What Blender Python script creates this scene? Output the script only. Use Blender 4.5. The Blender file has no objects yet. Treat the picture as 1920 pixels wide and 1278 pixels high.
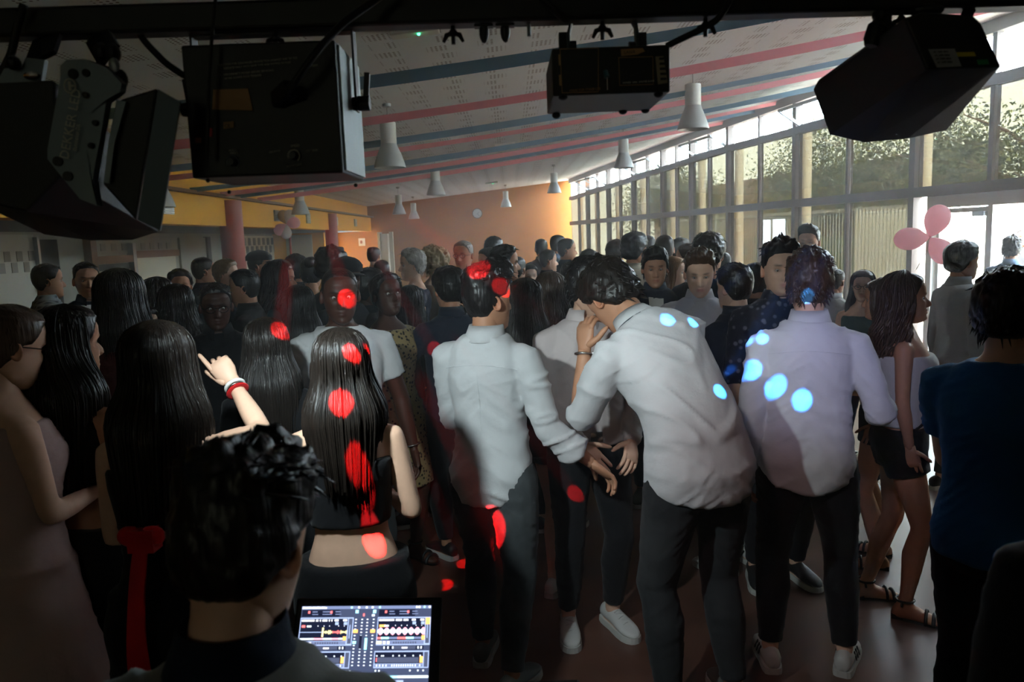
import bpy, math, random
import numpy as np
from mathutils import Vector, Matrix
from mathutils.bvhtree import BVHTree

random.seed(7); rng = np.random.default_rng(7)
scene = bpy.context.scene
C = scene.collection
PI = math.pi

# ------------------------------------------------------------------ camera
CAMZ, PITCH, ROLL, FPX = 1.86, math.radians(7.6), math.radians(2.1), 1470.0
_f = np.array([0, math.cos(PITCH), -math.sin(PITCH)])
_r0 = np.array([1.0, 0, 0]); _u0 = np.array([0, math.sin(PITCH), math.cos(PITCH)])
_r = _r0*math.cos(ROLL) - _u0*math.sin(ROLL)
_u = _u0*math.cos(ROLL) + _r0*math.sin(ROLL)
cam_d = bpy.data.cameras.new('camera'); cam = bpy.data.objects.new('camera', cam_d); C.objects.link(cam)
cam.matrix_world = Matrix(((_r[0], _u[0], -_f[0], 0), (_r[1], _u[1], -_f[1], 0), (_r[2], _u[2], -_f[2], CAMZ), (0, 0, 0, 1)))
cam_d.sensor_width = 23.5; cam_d.lens = 23.5*FPX/1920; cam_d.clip_start = 0.05; cam_d.clip_end = 300
cam_d.dof.use_dof = True; cam_d.dof.focus_distance = 4.0; cam_d.dof.aperture_fstop = 4.0
scene.camera = cam

def ray(px, py):
    return _f + _r*((px-960)/FPX) + _u*((639-py)/FPX)
def at(px, py, Y):
    d = ray(px, py); return np.array([0, 0, CAMZ]) + d*(Y/d[1])
def at_z(px, py, z):
    d = ray(px, py); return np.array([0, 0, CAMZ]) + d*((z-CAMZ)/d[2])

# ------------------------------------------------------------------ world, sun, exposure
scene.view_settings.view_transform = 'Standard'
scene.view_settings.look = 'None'
scene.view_settings.gamma = 1.0
scene.view_settings.use_curve_mapping = False
scene.view_settings.exposure = 1.0
scene.cycles.use_denoising = True
scene.cycles.max_bounces = 6; scene.cycles.diffuse_bounces = 3; scene.cycles.glossy_bounces = 3
scene.cycles.transmission_bounces = 4; scene.cycles.transparent_max_bounces = 10; scene.cycles.volume_bounces = 1
scene.cycles.caustics_reflective = False; scene.cycles.caustics_refractive = False
scene.cycles.sample_clamp_indirect = 4.0; scene.cycles.use_adaptive_sampling = True; scene.cycles.adaptive_threshold = 0.035

world = bpy.data.worlds.new('sky'); scene.world = world; world.use_nodes = True
wn = world.node_tree; wn.nodes.clear()
w_out = wn.nodes.new('ShaderNodeOutputWorld'); w_bg = wn.nodes.new('ShaderNodeBackground')
w_bg.inputs['Color'].default_value = (0.72, 0.87, 1.0, 1); w_bg.inputs['Strength'].default_value = 21.0
wn.links.new(w_bg.outputs[0], w_out.inputs[0])

sun_d = bpy.data.lights.new('sun', 'SUN'); sun_d.energy = 36; sun_d.angle = 0.02; sun_d.color = (1.0, 0.93, 0.80)
sun = bpy.data.objects.new('sun', sun_d); C.objects.link(sun)
sun.rotation_euler = Vector((0.04, 0.58, -0.80)).to_track_quat('-Z', 'Y').to_euler()

# ------------------------------------------------------------------ materials
MATS = {}
def new_mat(name):
    m = bpy.data.materials.new(name); m.use_nodes = True
    nt = m.node_tree
    return m, nt, nt.nodes['Principled BSDF'], nt.nodes.new, nt.links.new
def col4(c): return (c[0], c[1], c[2], 1)
def srgb(r, g, b):
    f = lambda v: (v/255/12.92) if v/255 <= 0.04045 else ((v/255+0.055)/1.055)**2.4
    return (f(r), f(g), f(b))
def plain(name, c, rough=0.6, metal=0.0, noise=0.0, scale=20, bump=0.0, spec=0.5, emit=None, estr=1.0, coat=0):
    if name in MATS: return MATS[name]
    m, nt, p, N, L = new_mat(name)
    p.inputs['Base Color'].default_value = col4(c); p.inputs['Roughness'].default_value = rough
    p.inputs['Metallic'].default_value = metal; p.inputs['Specular IOR Level'].default_value = spec
    p.inputs['Coat Weight'].default_value = coat
    if emit:
        p.inputs['Emission Color'].default_value = col4(emit); p.inputs['Emission Strength'].default_value = estr
    if noise or bump:
        tc = N('ShaderNodeTexCoord'); nz = N('ShaderNodeTexNoise'); nz.inputs['Scale'].default_value = scale; nz.inputs['Detail'].default_value = 5
        L(tc.outputs['Object'], nz.inputs['Vector'])
        if noise:
            mp = N('ShaderNodeMapRange'); mp.inputs['To Min'].default_value = 1-noise; mp.inputs['To Max'].default_value = 1+noise
            L(nz.outputs['Fac'], mp.inputs['Value'])
            mx = N('ShaderNodeMix'); mx.data_type = 'RGBA'; mx.blend_type = 'MULTIPLY'; mx.inputs['Factor'].default_value = 1
            mx.inputs['A'].default_value = col4(c); L(mp.outputs[0], mx.inputs['B']); L(mx.outputs['Result'], p.inputs['Base Color'])
        if bump:
            b = N('ShaderNodeBump'); b.inputs['Strength'].default_value = bump; b.inputs['Distance'].default_value = 0.01
            L(nz.outputs['Fac'], b.inputs['Height']); L(b.outputs[0], p.inputs['Normal'])
    MATS[name] = m; return m

def cloth(name, c, kind='plain', c2=None, rough=0.85):
    key = 'cloth_'+name
    if key in MATS: return MATS[key]
    m, nt, p, N, L = new_mat(key)
    p.inputs['Roughness'].default_value = rough; p.inputs['Specular IOR Level'].default_value = 0.2
    p.inputs['Sheen Weight'].default_value = 0.08
    tc = N('ShaderNodeTexCoord')
    nz = N('ShaderNodeTexNoise'); nz.inputs['Scale'].default_value = 5; nz.inputs['Detail'].default_value = 4
    L(tc.outputs['Object'], nz.inputs['Vector'])
    def mixc(fac, a, b, mode='MIX'):
        mx = N('ShaderNodeMix'); mx.data_type = 'RGBA'; mx.blend_type = mode
        if isinstance(fac, float): mx.inputs['Factor'].default_value = fac
        else: L(fac, mx.inputs['Factor'])
        for s, v in (('A', a), ('B', b)):
            if isinstance(v, tuple): mx.inputs[s].default_value = col4(v)
            else: L(v, mx.inputs[s])
        return mx.outputs['Result']
    base = None
    if kind == 'plain':
        base = mixc(nz.outputs['Fac'], tuple(x*0.86 for x in c), tuple(min(1, x*1.08) for x in c))
    elif kind == 'leopard':
        vo = N('ShaderNodeTexVoronoi'); vo.inputs['Scale'].default_value = 42; L(tc.outputs['Object'], vo.inputs['Vector'])
        rp = N('ShaderNodeValToRGB'); L(vo.outputs['Distance'], rp.inputs[0])
        rp.color_ramp.elements[0].position = 0.25; rp.color_ramp.elements[0].color = col4(c2)
        rp.color_ramp.elements[1].position = 0.4; rp.color_ramp.elements[1].color = col4(c)
        base = rp.outputs[0]
    elif kind in ('plaid', 'stripe'):
        w1 = N('ShaderNodeTexWave'); w1.inputs['Scale'].default_value = 9 if kind == 'plaid' else 28; w1.bands_direction = 'X' if kind == 'plaid' else 'DIAGONAL'
        L(tc.outputs['Object'], w1.inputs['Vector'])
        fac = w1.outputs['Fac']
        if kind == 'plaid':
            w2 = N('ShaderNodeTexWave'); w2.inputs['Scale'].default_value = 9; w2.bands_direction = 'Z'; L(tc.outputs['Object'], w2.inputs['Vector'])
            mu = N('ShaderNodeMath'); mu.operation = 'MULTIPLY'; L(w1.outputs['Fac'], mu.inputs[0]); L(w2.outputs['Fac'], mu.inputs[1]); fac = mu.outputs[0]
        base = mixc(fac, c, c2)
    elif kind == 'floral':
        vo = N('ShaderNodeTexVoronoi'); vo.inputs['Scale'].default_value = 26; L(tc.outputs['Object'], vo.inputs['Vector'])
        rp = N('ShaderNodeValToRGB'); L(vo.outputs['Distance'], rp.inputs[0])
        rp.color_ramp.elements[0].position = 0.2; rp.color_ramp.elements[0].color = col4(c2)
        rp.color_ramp.elements[1].position = 0.35; rp.color_ramp.elements[1].color = col4(c)
        base = rp.outputs[0]
    elif kind == 'denim':
        n2 = N('ShaderNodeTexNoise'); n2.inputs['Scale'].default_value = 3.2; n2.inputs['Detail'].default_value = 6; L(tc.outputs['Object'], n2.inputs['Vector'])
        rp = N('ShaderNodeValToRGB'); L(n2.outputs['Fac'], rp.inputs[0])
        rp.color_ramp.elements[0].position = 0.38; rp.color_ramp.elements[0].color = col4(c)
        rp.color_ramp.elements[1].position = 0.68; rp.color_ramp.elements[1].color = col4(c2)
        base = rp.outputs[0]
    L(base, p.inputs['Base Color'])
    n3 = N('ShaderNodeTexNoise'); n3.inputs['Scale'].default_value = 34; n3.inputs['Detail'].default_value = 6; L(tc.outputs['Object'], n3.inputs['Vector'])
    b = N('ShaderNodeBump'); b.inputs['Strength'].default_value = 0.22; b.inputs['Distance'].default_value = 0.012
    L(n3.outputs['Fac'], b.inputs['Height']); L(b.outputs[0], p.inputs['Normal'])
    MATS[key] = m; return m

def skin_mat(name, c):
    key = 'skin_'+name
    if key in MATS: return MATS[key]
    m, nt, p, N, L = new_mat(key)
    p.inputs['Roughness'].default_value = 0.5; p.inputs['Specular IOR Level'].default_value = 0.35
    at_ = N('ShaderNodeAttribute'); at_.attribute_name = 'tint'
    tc = N('ShaderNodeTexCoord'); nz = N('ShaderNodeTexNoise'); nz.inputs['Scale'].default_value = 30; nz.inputs['Detail'].default_value = 4
    L(tc.outputs['Object'], nz.inputs['Vector'])
    mp = N('ShaderNodeMapRange'); mp.inputs['To Min'].default_value = 0.88; mp.inputs['To Max'].default_value = 1.1; L(nz.outputs['Fac'], mp.inputs['Value'])
    m1 = N('ShaderNodeMix'); m1.data_type = 'RGBA'; m1.blend_type = 'MULTIPLY'; m1.inputs['Factor'].default_value = 1
    m1.inputs['A'].default_value = col4(c); L(at_.outputs['Color'], m1.inputs['B'])
    m2 = N('ShaderNodeMix'); m2.data_type = 'RGBA'; m2.blend_type = 'MULTIPLY'; m2.inputs['Factor'].default_value = 1
    L(m1.outputs['Result'], m2.inputs['A']); L(mp.outputs[0], m2.inputs['B']); L(m2.outputs['Result'], p.inputs['Base Color'])
    MATS[key] = m; return m

def hair_mat(name, c, c2=None, rough=0.36):
    key = 'hair_'+name
    if key in MATS: return MATS[key]
    m, nt, p, N, L = new_mat(key)
    p.inputs['Roughness'].default_value = rough; p.inputs['Specular IOR Level'].default_value = 0.42
    tc = N('ShaderNodeTexCoord'); mp = N('ShaderNodeMapping'); mp.inputs['Scale'].default_value = (55, 55, 2.0)
    nz = N('ShaderNodeTexNoise'); nz.inputs['Scale'].default_value = 2.2; nz.inputs['Detail'].default_value = 5
    L(tc.outputs['Object'], mp.inputs['Vector']); L(mp.outputs[0], nz.inputs['Vector'])
    mx = N('ShaderNodeMix'); mx.data_type = 'RGBA'; L(nz.outputs['Fac'], mx.inputs['Factor'])
    mx.inputs['A'].default_value = col4(tuple(x*0.5 for x in c)); mx.inputs['B'].default_value = col4(c2 or tuple(min(1, x*1.6) for x in c))
    L(mx.outputs['Result'], p.inputs['Base Color'])
    b = N('ShaderNodeBump'); b.inputs['Strength'].default_value = 0.5; b.inputs['Distance'].default_value = 0.006
    L(nz.outputs['Fac'], b.inputs['Height']); L(b.outputs[0], p.inputs['Normal'])
    MATS[key] = m; return m

# ------------------------------------------------------------------ mesh helpers
class MB:
    """collects geometry, then links it as ONE mesh object"""
    def __init__(s): s.V = []; s.Q = []; s.T = []; s.n = 0; s.tint = []; s.mq = []; s.mt = []
    def add(s, V, Q=None, T=None, tint=None, mat=0):
        V = np.asarray(V, float).reshape(-1, 3)
        s.V.append(V); s.tint.append(np.ones((len(V), 3)) if tint is None else np.broadcast_to(np.asarray(tint, float), (len(V), 3)))
        if Q is not None and len(Q):
            Q = np.asarray(Q, int).reshape(-1, 4); s.Q.append(Q+s.n); s.mq.append(np.full(len(Q), mat))
        if T is not None and len(T):
            T = np.asarray(T, int).reshape(-1, 3); s.T.append(T+s.n); s.mt.append(np.full(len(T), mat))
        s.n += len(V); return s
    def arrays(s):
        V = np.concatenate(s.V) if s.V else np.zeros((0, 3))
        Q = np.concatenate(s.Q) if s.Q else np.zeros((0, 4), int)
        T = np.concatenate(s.T) if s.T else np.zeros((0, 3), int)
        mi = np.concatenate((s.mq+s.mt)) if (s.mq or s.mt) else np.zeros(0, int)
        mq = np.concatenate(s.mq) if s.mq else np.zeros(0, int); mt = np.concatenate(s.mt) if s.mt else np.zeros(0, int)
        return V, Q, T, np.concatenate(s.tint) if s.tint else np.zeros((0, 3)), np.concatenate([mq, mt]).astype(int)
    def grid(s, P, closeu=False, cap0=False, cap1=False, tint=None, mat=0):
        """P: rows x cols x 3"""
        P = np.asarray(P, float); r, c = P.shape[:2]
        idx = np.arange(r*c).reshape(r, c)
        if closeu:
            a = idx[:-1]; b = idx[1:]; Q = np.stack([a, np.roll(a, -1, 1), np.roll(b, -1, 1), b], -1).reshape(-1, 4)
        else:
            Q = np.stack([idx[:-1, :-1], idx[:-1, 1:], idx[1:, 1:], idx[1:, :-1]], -1).reshape(-1, 4)
        V = P.reshape(-1, 3); T = []
        tn = None if tint is None else np.asarray(tint, float)
        if cap0:
            V = np.vstack([V, P[0].mean(0)]); k = len(V)-1
            if tn is not None and tn.ndim == 2: tn = np.vstack([tn, tn[0]])
            T += [(k, idx[0, (j+1) % c], idx[0, j]) for j in range(c)]
        if cap1:
            V = np.vstack([V, P[-1].mean(0)]); k = len(V)-1
            if tn is not None and tn.ndim == 2: tn = np.vstack([tn, tn[-1]])
            T += [(k, idx[-1, j], idx[-1, (j+1) % c]) for j in range(c)]
        return s.add(V, Q, T, tn, mat)
    def tube(s, pts, rad, n=10, ref=(0, 0, 1), ry=None, cap=True, tint=None, mat=0):
        pts = np.asarray(pts, float); rad = np.broadcast_to(np.asarray(rad, float), (len(pts),))
        ry = rad if ry is None else np.broadcast_to(np.asarray(ry, float), (len(pts),))
        tg = np.gradient(pts, axis=0); tg /= np.linalg.norm(tg, axis=1)[:, None]+1e-12
        ref = np.asarray(ref, float)
        X = np.cross(tg, ref); bad = np.linalg.norm(X, axis=1) < 0.15
        if bad.any(): X[bad] = np.cross(tg[bad], ref+np.array([0.7, 0.5, 0.3]))
        X /= np.linalg.norm(X, axis=1)[:, None]
        for i in range(1, len(X)):
            if X[i] @ X[i-1] < 0: X[i] = -X[i]
        Y = np.cross(X, tg)
        a = np.linspace(0, 2*PI, n, endpoint=False)
        P = pts[:, None] + (X*rad[:, None])[:, None]*np.cos(a)[None, :, None] + (Y*ry[:, None])[:, None]*np.sin(a)[None, :, None]
        return s.grid(P, True, cap, cap, tint, mat)
    def box(s, c, d, R=None, mat=0):
        c = np.asarray(c, float); d = np.asarray(d, float)/2
        V = np.array([[x, y, z] for x in (-1, 1) for y in (-1, 1) for z in (-1, 1)])*d
        if R is not None: V = V @ np.asarray(R).T
        return s.add(V+c, [(0, 1, 3, 2), (4, 6, 7, 5), (0, 4, 5, 1), (2, 3, 7, 6), (0, 2, 6, 4), (1, 5, 7, 3)], mat=mat)
    def bar(s, a, b, w, h, up=(0, 0, 1), mat=0):
        """square bar from a to b, w across, h along up"""
        a = np.asarray(a, float); b = np.asarray(b, float); t = b-a; L_ = np.linalg.norm(t); t /= L_
        x = np.cross(t, up); x /= np.linalg.norm(x); y = np.cross(x, t)
        return s.box((a+b)/2, (w, L_, h), np.stack([x, t, y], 1), mat)
    def lathe(s, prof, n=24, o=(0, 0, 0), R=None, mat=0, cap0=False, cap1=False):
        a = np.linspace(0, 2*PI, n, endpoint=False); o = np.asarray(o, float)
        P = np.array([[[r*math.cos(t), r*math.sin(t), z] for t in a] for r, z in prof])
        if R is not None: P = P @ np.asarray(R).T
        return s.grid(P+o, True, cap0, cap1, None, mat)
    def prism(s, front, back, mat=0):
        """two matching polygons (n x 3) joined by sides"""
        f = np.asarray(front, float); b = np.asarray(back, float); n = len(f)
        V = np.vstack([f, b, f.mean(0), b.mean(0)])
        Q = [(i, i+n, (i+1) % n+n, (i+1) % n) for i in range(n)]
        T = [(2*n, i, (i+1) % n) for i in range(n)] + [(2*n+1, (i+1) % n+n, i+n) for i in range(n)]
        return s.add(V, Q, T, mat=mat)
    def ball(s, c, r, n=12, m=8, R=None, tint=None, mat=0):
        r = np.broadcast_to(np.asarray(r, float), (3,))
        th = np.linspace(0.02, PI-0.02, m); a = np.linspace(0, 2*PI, n, endpoint=False)
        P = np.stack([np.sin(th)[:, None]*np.cos(a), np.sin(th)[:, None]*np.sin(a), np.cos(th)[:, None]*np.ones(n)], -1)*r
        if R is not None: P = P @ np.asarray(R).T
        return s.grid(P[::-1]+np.asarray(c), True, True, True, tint, mat)
    def mesh(s, name, mats=(), smooth=False, tint=False):
        V, Q, T, tn, mi = s.arrays()
        return np_mesh(name, V, Q, T, mats, mi, smooth, tn if tint else None)
    def build(s, name, mat, parent=None, smooth=False, tint=False, loc=None):
        mats = mat if isinstance(mat, (list, tuple)) else [mat]
        me = s.mesh(name, mats, smooth, tint)
        o = bpy.data.objects.new(name, me); C.objects.link(o)
        if parent is not None: o.parent = parent
        if loc is not None: o.location = loc
        return o

def np_mesh(name, V, Q, T, mats=(), mi=None, smooth=False, tint=None):
    me = bpy.data.meshes.new(name)
    me.vertices.add(len(V)); me.vertices.foreach_set('co', np.asarray(V, np.float32).ravel())
    nl = len(Q)*4+len(T)*3
    me.loops.add(nl); me.loops.foreach_set('vertex_index', np.concatenate([Q.ravel(), T.ravel()]).astype(np.int32))
    me.polygons.add(len(Q)+len(T))
    ls = np.concatenate([np.arange(len(Q))*4, len(Q)*4+np.arange(len(T))*3]).astype(np.int32)
    me.polygons.foreach_set('loop_start', ls)
    for m in mats: me.materials.append(m)
    if mi is not None and len(mats) > 1: me.polygons.foreach_set('material_index', np.asarray(mi, np.int32))
    me.update(calc_edges=True)
    me.polygons.foreach_set('use_smooth', np.full(len(me.polygons), bool(smooth)))
    if tint is not None:
        a = me.color_attributes.new('tint', 'FLOAT_COLOR', 'POINT')
        a.data.foreach_set('color', np.hstack([tint, np.ones((len(tint), 1))]).astype(np.float32).ravel())
    return me

def empty(name, loc=(0, 0, 0), rz=0.0):
    o = bpy.data.objects.new(name, None); C.objects.link(o); o.location = loc; o.rotation_euler = (0, 0, rz); o.empty_display_size = 0.1
    return o
def tag(o, label, cat, group=None, kind=None):
    o['label'] = label; o['category'] = cat
    if group: o['group'] = group
    if kind: o['kind'] = kind
    return o
def struct(o): o['kind'] = 'structure'; return o
def smooth_edges(o, ang=40):
    o.data.polygons.foreach_set('use_smooth', np.ones(len(o.data.polygons), bool))
    o.data.set_sharp_from_angle(angle=math.radians(ang))
def bevel(o, w=0.004, seg=2):
    m = o.modifiers.new('bevel', 'BEVEL'); m.width = w; m.segments = seg; m.limit_method = 'ANGLE'; return o
def hash3(i, j, k):
    h = (i*374761393 + j*668265263 + k*2147483647*7 + 1274126177) & 0xffffffff
    h = ((h ^ (h >> 13))*1274126177) & 0xffffffff
    return ((h ^ (h >> 16)) & 0xffff)/65535.0
def vnoise(p):
    p = np.asarray(p, float); i = np.floor(p).astype(np.int64); f = p-i; f = f*f*(3-2*f)
    r = 0
    for a in (0, 1):
        for b in (0, 1):
            for c in (0, 1):
                w = (f[..., 0] if a else 1-f[..., 0])*(f[..., 1] if b else 1-f[..., 1])*(f[..., 2] if c else 1-f[..., 2])
                r = r + w*hash3(i[..., 0]+a, i[..., 1]+b, i[..., 2]+c)
    return r*2-1
def sstep(x, a, b):
    t = np.clip((x-a)/(b-a), 0, 1); return t*t*(3-2*t)
def text_obj(body, size, mat, name='lettering', parent=None, extrude=0.0004):
    cu = bpy.data.curves.new(name, 'FONT'); cu.body = body; cu.size = size; cu.extrude = extrude; cu.align_x = 'LEFT'; cu.resolution_u = 2
    cu.materials.append(mat)
    o = bpy.data.objects.new(name, cu); C.objects.link(o)
    if parent is not None: o.parent = parent
    return o
def frame_obj(o, origin, xdir, ydir):
    """put an object's local X and Y along two world directions (parent at the origin, unrotated)"""
    x = Vector(xdir).normalized(); y = Vector(ydir); y = (y-x*y.dot(x)).normalized(); z = x.cross(y)
    m = Matrix((x, y, z)).transposed().to_4x4(); m.translation = Vector(origin)
    o.matrix_world = m
HAZE = 0.024
# ------------------------------------------------------------------ people: body, clothes, hair
SKIN = {'pale': srgb(222, 178, 152), 'tan': srgb(190, 138, 108), 'brown': srgb(120, 78, 56), 'dark': srgb(74, 46, 36)}
HAIR = {'black': (0.012, 0.010, 0.010), 'dark': (0.014, 0.010, 0.008), 'brown': (0.065, 0.036, 0.020), 'light': (0.20, 0.13, 0.07),
        'blond': (0.42, 0.29, 0.14), 'grey': (0.30, 0.27, 0.24), 'copper': (0.30, 0.14, 0.05)}
EYE_W = plain('eye_white', (0.42, 0.39, 0.36), 0.25); EYE_D = plain('eye_iris', (0.03, 0.018, 0.01), 0.1)

TZ = np.array([.78, .84, .92, 1.00, 1.08, 1.16, 1.24, 1.32, 1.38, 1.43, 1.465, 1.495])
TM = dict(w=np.array([.130, .158, .164, .150, .138, .140, .150, .160, .160, .142, .106, .064]),
          d=np.array([.090, .103, .112, .102, .093, .098, .106, .112, .104, .086, .072, .064]))
TF = dict(w=np.array([.135, .164, .170, .146, .119, .121, .131, .138, .136, .122, .090, .053]),
          d=np.array([.095, .108, .118, .102, .088, .092, .104, .118, .106, .086, .068, .055]))
TCY = np.array([0, -.005, -.012, 0, .005, .006, .006, 0, -.006, -.012, -.014, -.012])

def rotx(a): c, s = math.cos(a), math.sin(a); return np.array([[1, 0, 0], [0, c, -s], [0, s, c]])
def roty(a): c, s = math.cos(a), math.sin(a); return np.array([[c, 0, s], [0, 1, 0], [-s, 0, c]])
def rotz(a): c, s = math.cos(a), math.sin(a); return np.array([[c, -s, 0], [s, c, 0], [0, 0, 1]])

# --- head: horizontal sections with a face profile
HZ = np.array([-.130, -.124, -.112, -.092, -.070, -.045, -.020, .005, .030, .055, .078, .096, .108, .1145, .117])
HW = np.array([.012, .030, .043, .056, .064, .070, .0735, .0755, .0765, .0755, .069, .056, .038, .018, .004])
HF = np.array([.052, .070, .083, .086, .086, .086, .087, .088, .092, .092, .083, .064, .042, .018, .003])
HB = np.array([.020, .006, -.012, -.032, -.060, -.078, -.092, -.099, -.102, -.100, -.090, -.073, -.050, -.024, -.004])
def head_pt(th, z, fem=0.0):
    """th: 0 front, +pi/2 right; returns bare skull/face surface"""
    w = np.interp(z, HZ, HW)*(1-.05*fem); f = np.interp(z, HZ, HF); b = -np.interp(z, HZ, HB)
    c = np.cos(th); s = np.sin(th)
    x = w*np.sign(s)*np.abs(s)**0.86
    y = np.where(c > 0, f*np.abs(c)**0.80, -b*np.abs(c)**0.92)
    y = np.where((z < -.09) & (c < 0), b*-np.abs(c)**0.92, y)
    fr = sstep(c, 0.05, 0.5)
    ax = np.abs(x)
    nose = np.exp(-(x/.0105)**2)*.027*sstep(z, .010, -.036)*sstep(z, -.054, -.046)
    nose = nose + np.exp(-((ax-.011)/.007)**2-((z+.043)/.009)**2)*.008
    sock = -.011*np.exp(-((ax-.031)/.017)**2-((z+.001)/.012)**2)
    brow = .005*np.exp(-((ax-.028)/.026)**2-((z-.019)/.008)**2)
    lips = .0075*np.exp(-(x/.021)**2)*(np.exp(-((z+.066)/.006)**2)+np.exp(-((z+.079)/.0065)**2)) - .003*np.exp(-(x/.024)**2-((z+.0725)/.003)**2)
    chin = .007*np.exp(-(x/.018)**2-((z+.110)/.013)**2)
    chek = .004*np.exp(-((ax-.045)/.018)**2-((z+.03)/.016)**2)
    y = y + fr*(nose+sock+brow+lips+chin+chek)
    return np.stack([x, y, z+0*x], -1)
def head_grid(nt, nz):
    u = np.linspace(-1, 1, nt, endpoint=False)
    th = PI*(0.55*u+0.45*u**3) if nt > 30 else PI*u
    z = -.130+.247*np.sin(np.linspace(0, 1, nz)*PI/2*0.999)**1.0
    z = np.interp(np.linspace(0, 1, nz), [0, .12, .75, .92, 1], [-.130, -.118, .055, .100, .117])
    return th, z
def head_mesh(mb, R, o, sc, fem, near, skin_i=0):
    nt, nz = (56, 52) if near else (36, 32)
    th, z = head_grid(nt, nz)
    TH, Z = np.meshgrid(th, z)
    P = head_pt(TH, Z, fem)
    x = np.abs(P[..., 0]); zz = P[..., 2]; fr = (np.cos(TH) > .2)
    tint = np.ones(P.shape)
    br = np.exp(-((x-.031)/.017)**4-((zz-.022-.05*(x-.03))/.005)**2)*fr
    tint *= (1-br[..., None]*(.75 if not fem else .6))
    lp = np.exp(-(P[..., 0]/.023)**4-((zz+.0725)/.011)**2)*fr
    tint *= 1-lp[..., None]*np.array([.15, .42, .40])
    es = np.exp(-((x-.031)/.016)**4-((zz+.002)/.008)**4)*fr
    tint *= 1-es[..., None]*.55
    P = (P*sc) @ R.T + o
    mb.grid(P, True, True, True, tint.reshape(-1, 3), skin_i)
    for s in (-1, 1):
        if near:
            mb.ball((np.array([s*.031, .0675, -.002])*sc) @ R.T+o, .0100*sc, 10, 8, mat=1)
            mb.ball((np.array([s*.031, .0715, -.003])*sc) @ R.T+o, .0066*sc, 8, 6, mat=2)
        # ear: a flattened cup with a rim
        a = np.linspace(0, 2*PI, 14, endpoint=False)
        rim = np.stack([0*a, .019*np.cos(a)-.004*np.sin(a), .033*np.sin(a)*(1-.16*(np.sin(a) < 0))], -1)
        rows = []
        for k, (sc2, off) in enumerate([(.62, -.006), (.95, .002), (1.0, .009), (.86, .013), (.62, .008), (.30, .003)]):
            r_ = rim*sc2 + np.array([off, 0, 0]); rows.append(r_)
        E = np.array(rows)
        E = E @ rotz(-.42).T if True else E
        E[..., 0] = E[..., 0]*s
        if s < 0: E = E[:, ::-1]
        E = E + np.array([s*.073, -.010, -.012])
        mb.grid((E*sc) @ R.T+o, True, False, True, np.array([1.0, .84, .80]), skin_i)

HLT = np.radians([0, 35, 58, 72, 86, 100, 125, 150, 180])
HLZ = np.array([.076, .072, .050, .010, .004, -.040, -.070, -.080, -.084])
def hair_short(mb, R, o, sc, style, near, seed=0):
    nt, nz = (84, 64) if near else (44, 36)
    th = np.linspace(-PI, PI, nt, endpoint=False)
    z = np.interp(np.linspace(0, 1, nz), [0, .65, .88, 1], [-.10, .06, .104, .117])
    TH, Z = np.meshgrid(th, z); P = head_pt(TH, Z)
    # smooth the face bumps away under the hair
    zh = np.interp(np.abs(TH), HLT, HLZ)+style.get('line', 0)
    g = sstep(Z, zh-.004, zh+.022)
    top = sstep(Z, .045, .10)
    front = sstep(np.cos(TH), -.1, .9)
    T = style['side']+(style['top']-style['side'])*top + style.get('quiff', 0)*top*front + style.get('back', 0)*(1-front)*(1-top)
    nz1 = vnoise(np.stack([TH*5+seed, Z*60, TH*0+seed], -1)); nz2 = vnoise(np.stack([P[..., 0]*130+seed, P[..., 1]*60, P[..., 2]*60], -1))
    T = T*(1+style.get('rough', .3)*(nz1*.6+nz2*.7))
    N_ = P-np.array([0, -.005, .0])*1.0; N_[..., 2] = np.maximum(N_[..., 2], 0)*1.0; N_[..., 2] -= .0
    N_ = N_/(np.linalg.norm(N_, axis=-1)[..., None]+1e-9)
    Hh = P+N_*(g*T-(1-g)*.010)[..., None]
    if 'sweep' in style: Hh[..., 1] += g*top*front*style['sweep']
    mb.grid((Hh*sc) @ R.T+o, True, True, True)
    nl = style.get('locks', 0)
    if near and nl:
        r_ = np.random.default_rng(seed+5)
        for _ in range(nl):
            t = r_.uniform(-PI, PI); zz = r_.uniform(-.06, .114)
            zl = np.interp(abs(t), HLT, HLZ)+style.get('line', 0)
            if zz < zl+.014: continue
            p = head_pt(np.array(t), np.array(zz)); n = p/np.linalg.norm(p)
            tp = float(sstep(np.array(zz), .045, .10))
            if style.get('fade') and tp < .25: continue
            Tt = style['side']+(style['top']-style['side'])*tp
            cdir = np.array(style.get('comb', (0, .6, .1)))+r_.normal(0, .45, 3); cdir -= n*(cdir @ n); cdir /= np.linalg.norm(cdir)+1e-6
            if tp < .3: cdir = cdir*.4+np.array([0, -.1, -.8])
            L_ = Tt*r_.uniform(.9, 1.6)+.010
            s_ = np.linspace(0, 1, 4)[:, None]
            pts = p+n*Tt*.45 + n*L_*.42*s_*(1-.3*s_) + cdir*L_*.95*s_**1.4
            mb.tube((pts*sc) @ R.T+o, np.array([.0050, .0042, .0026, .0004])*sc, 4)

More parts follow.
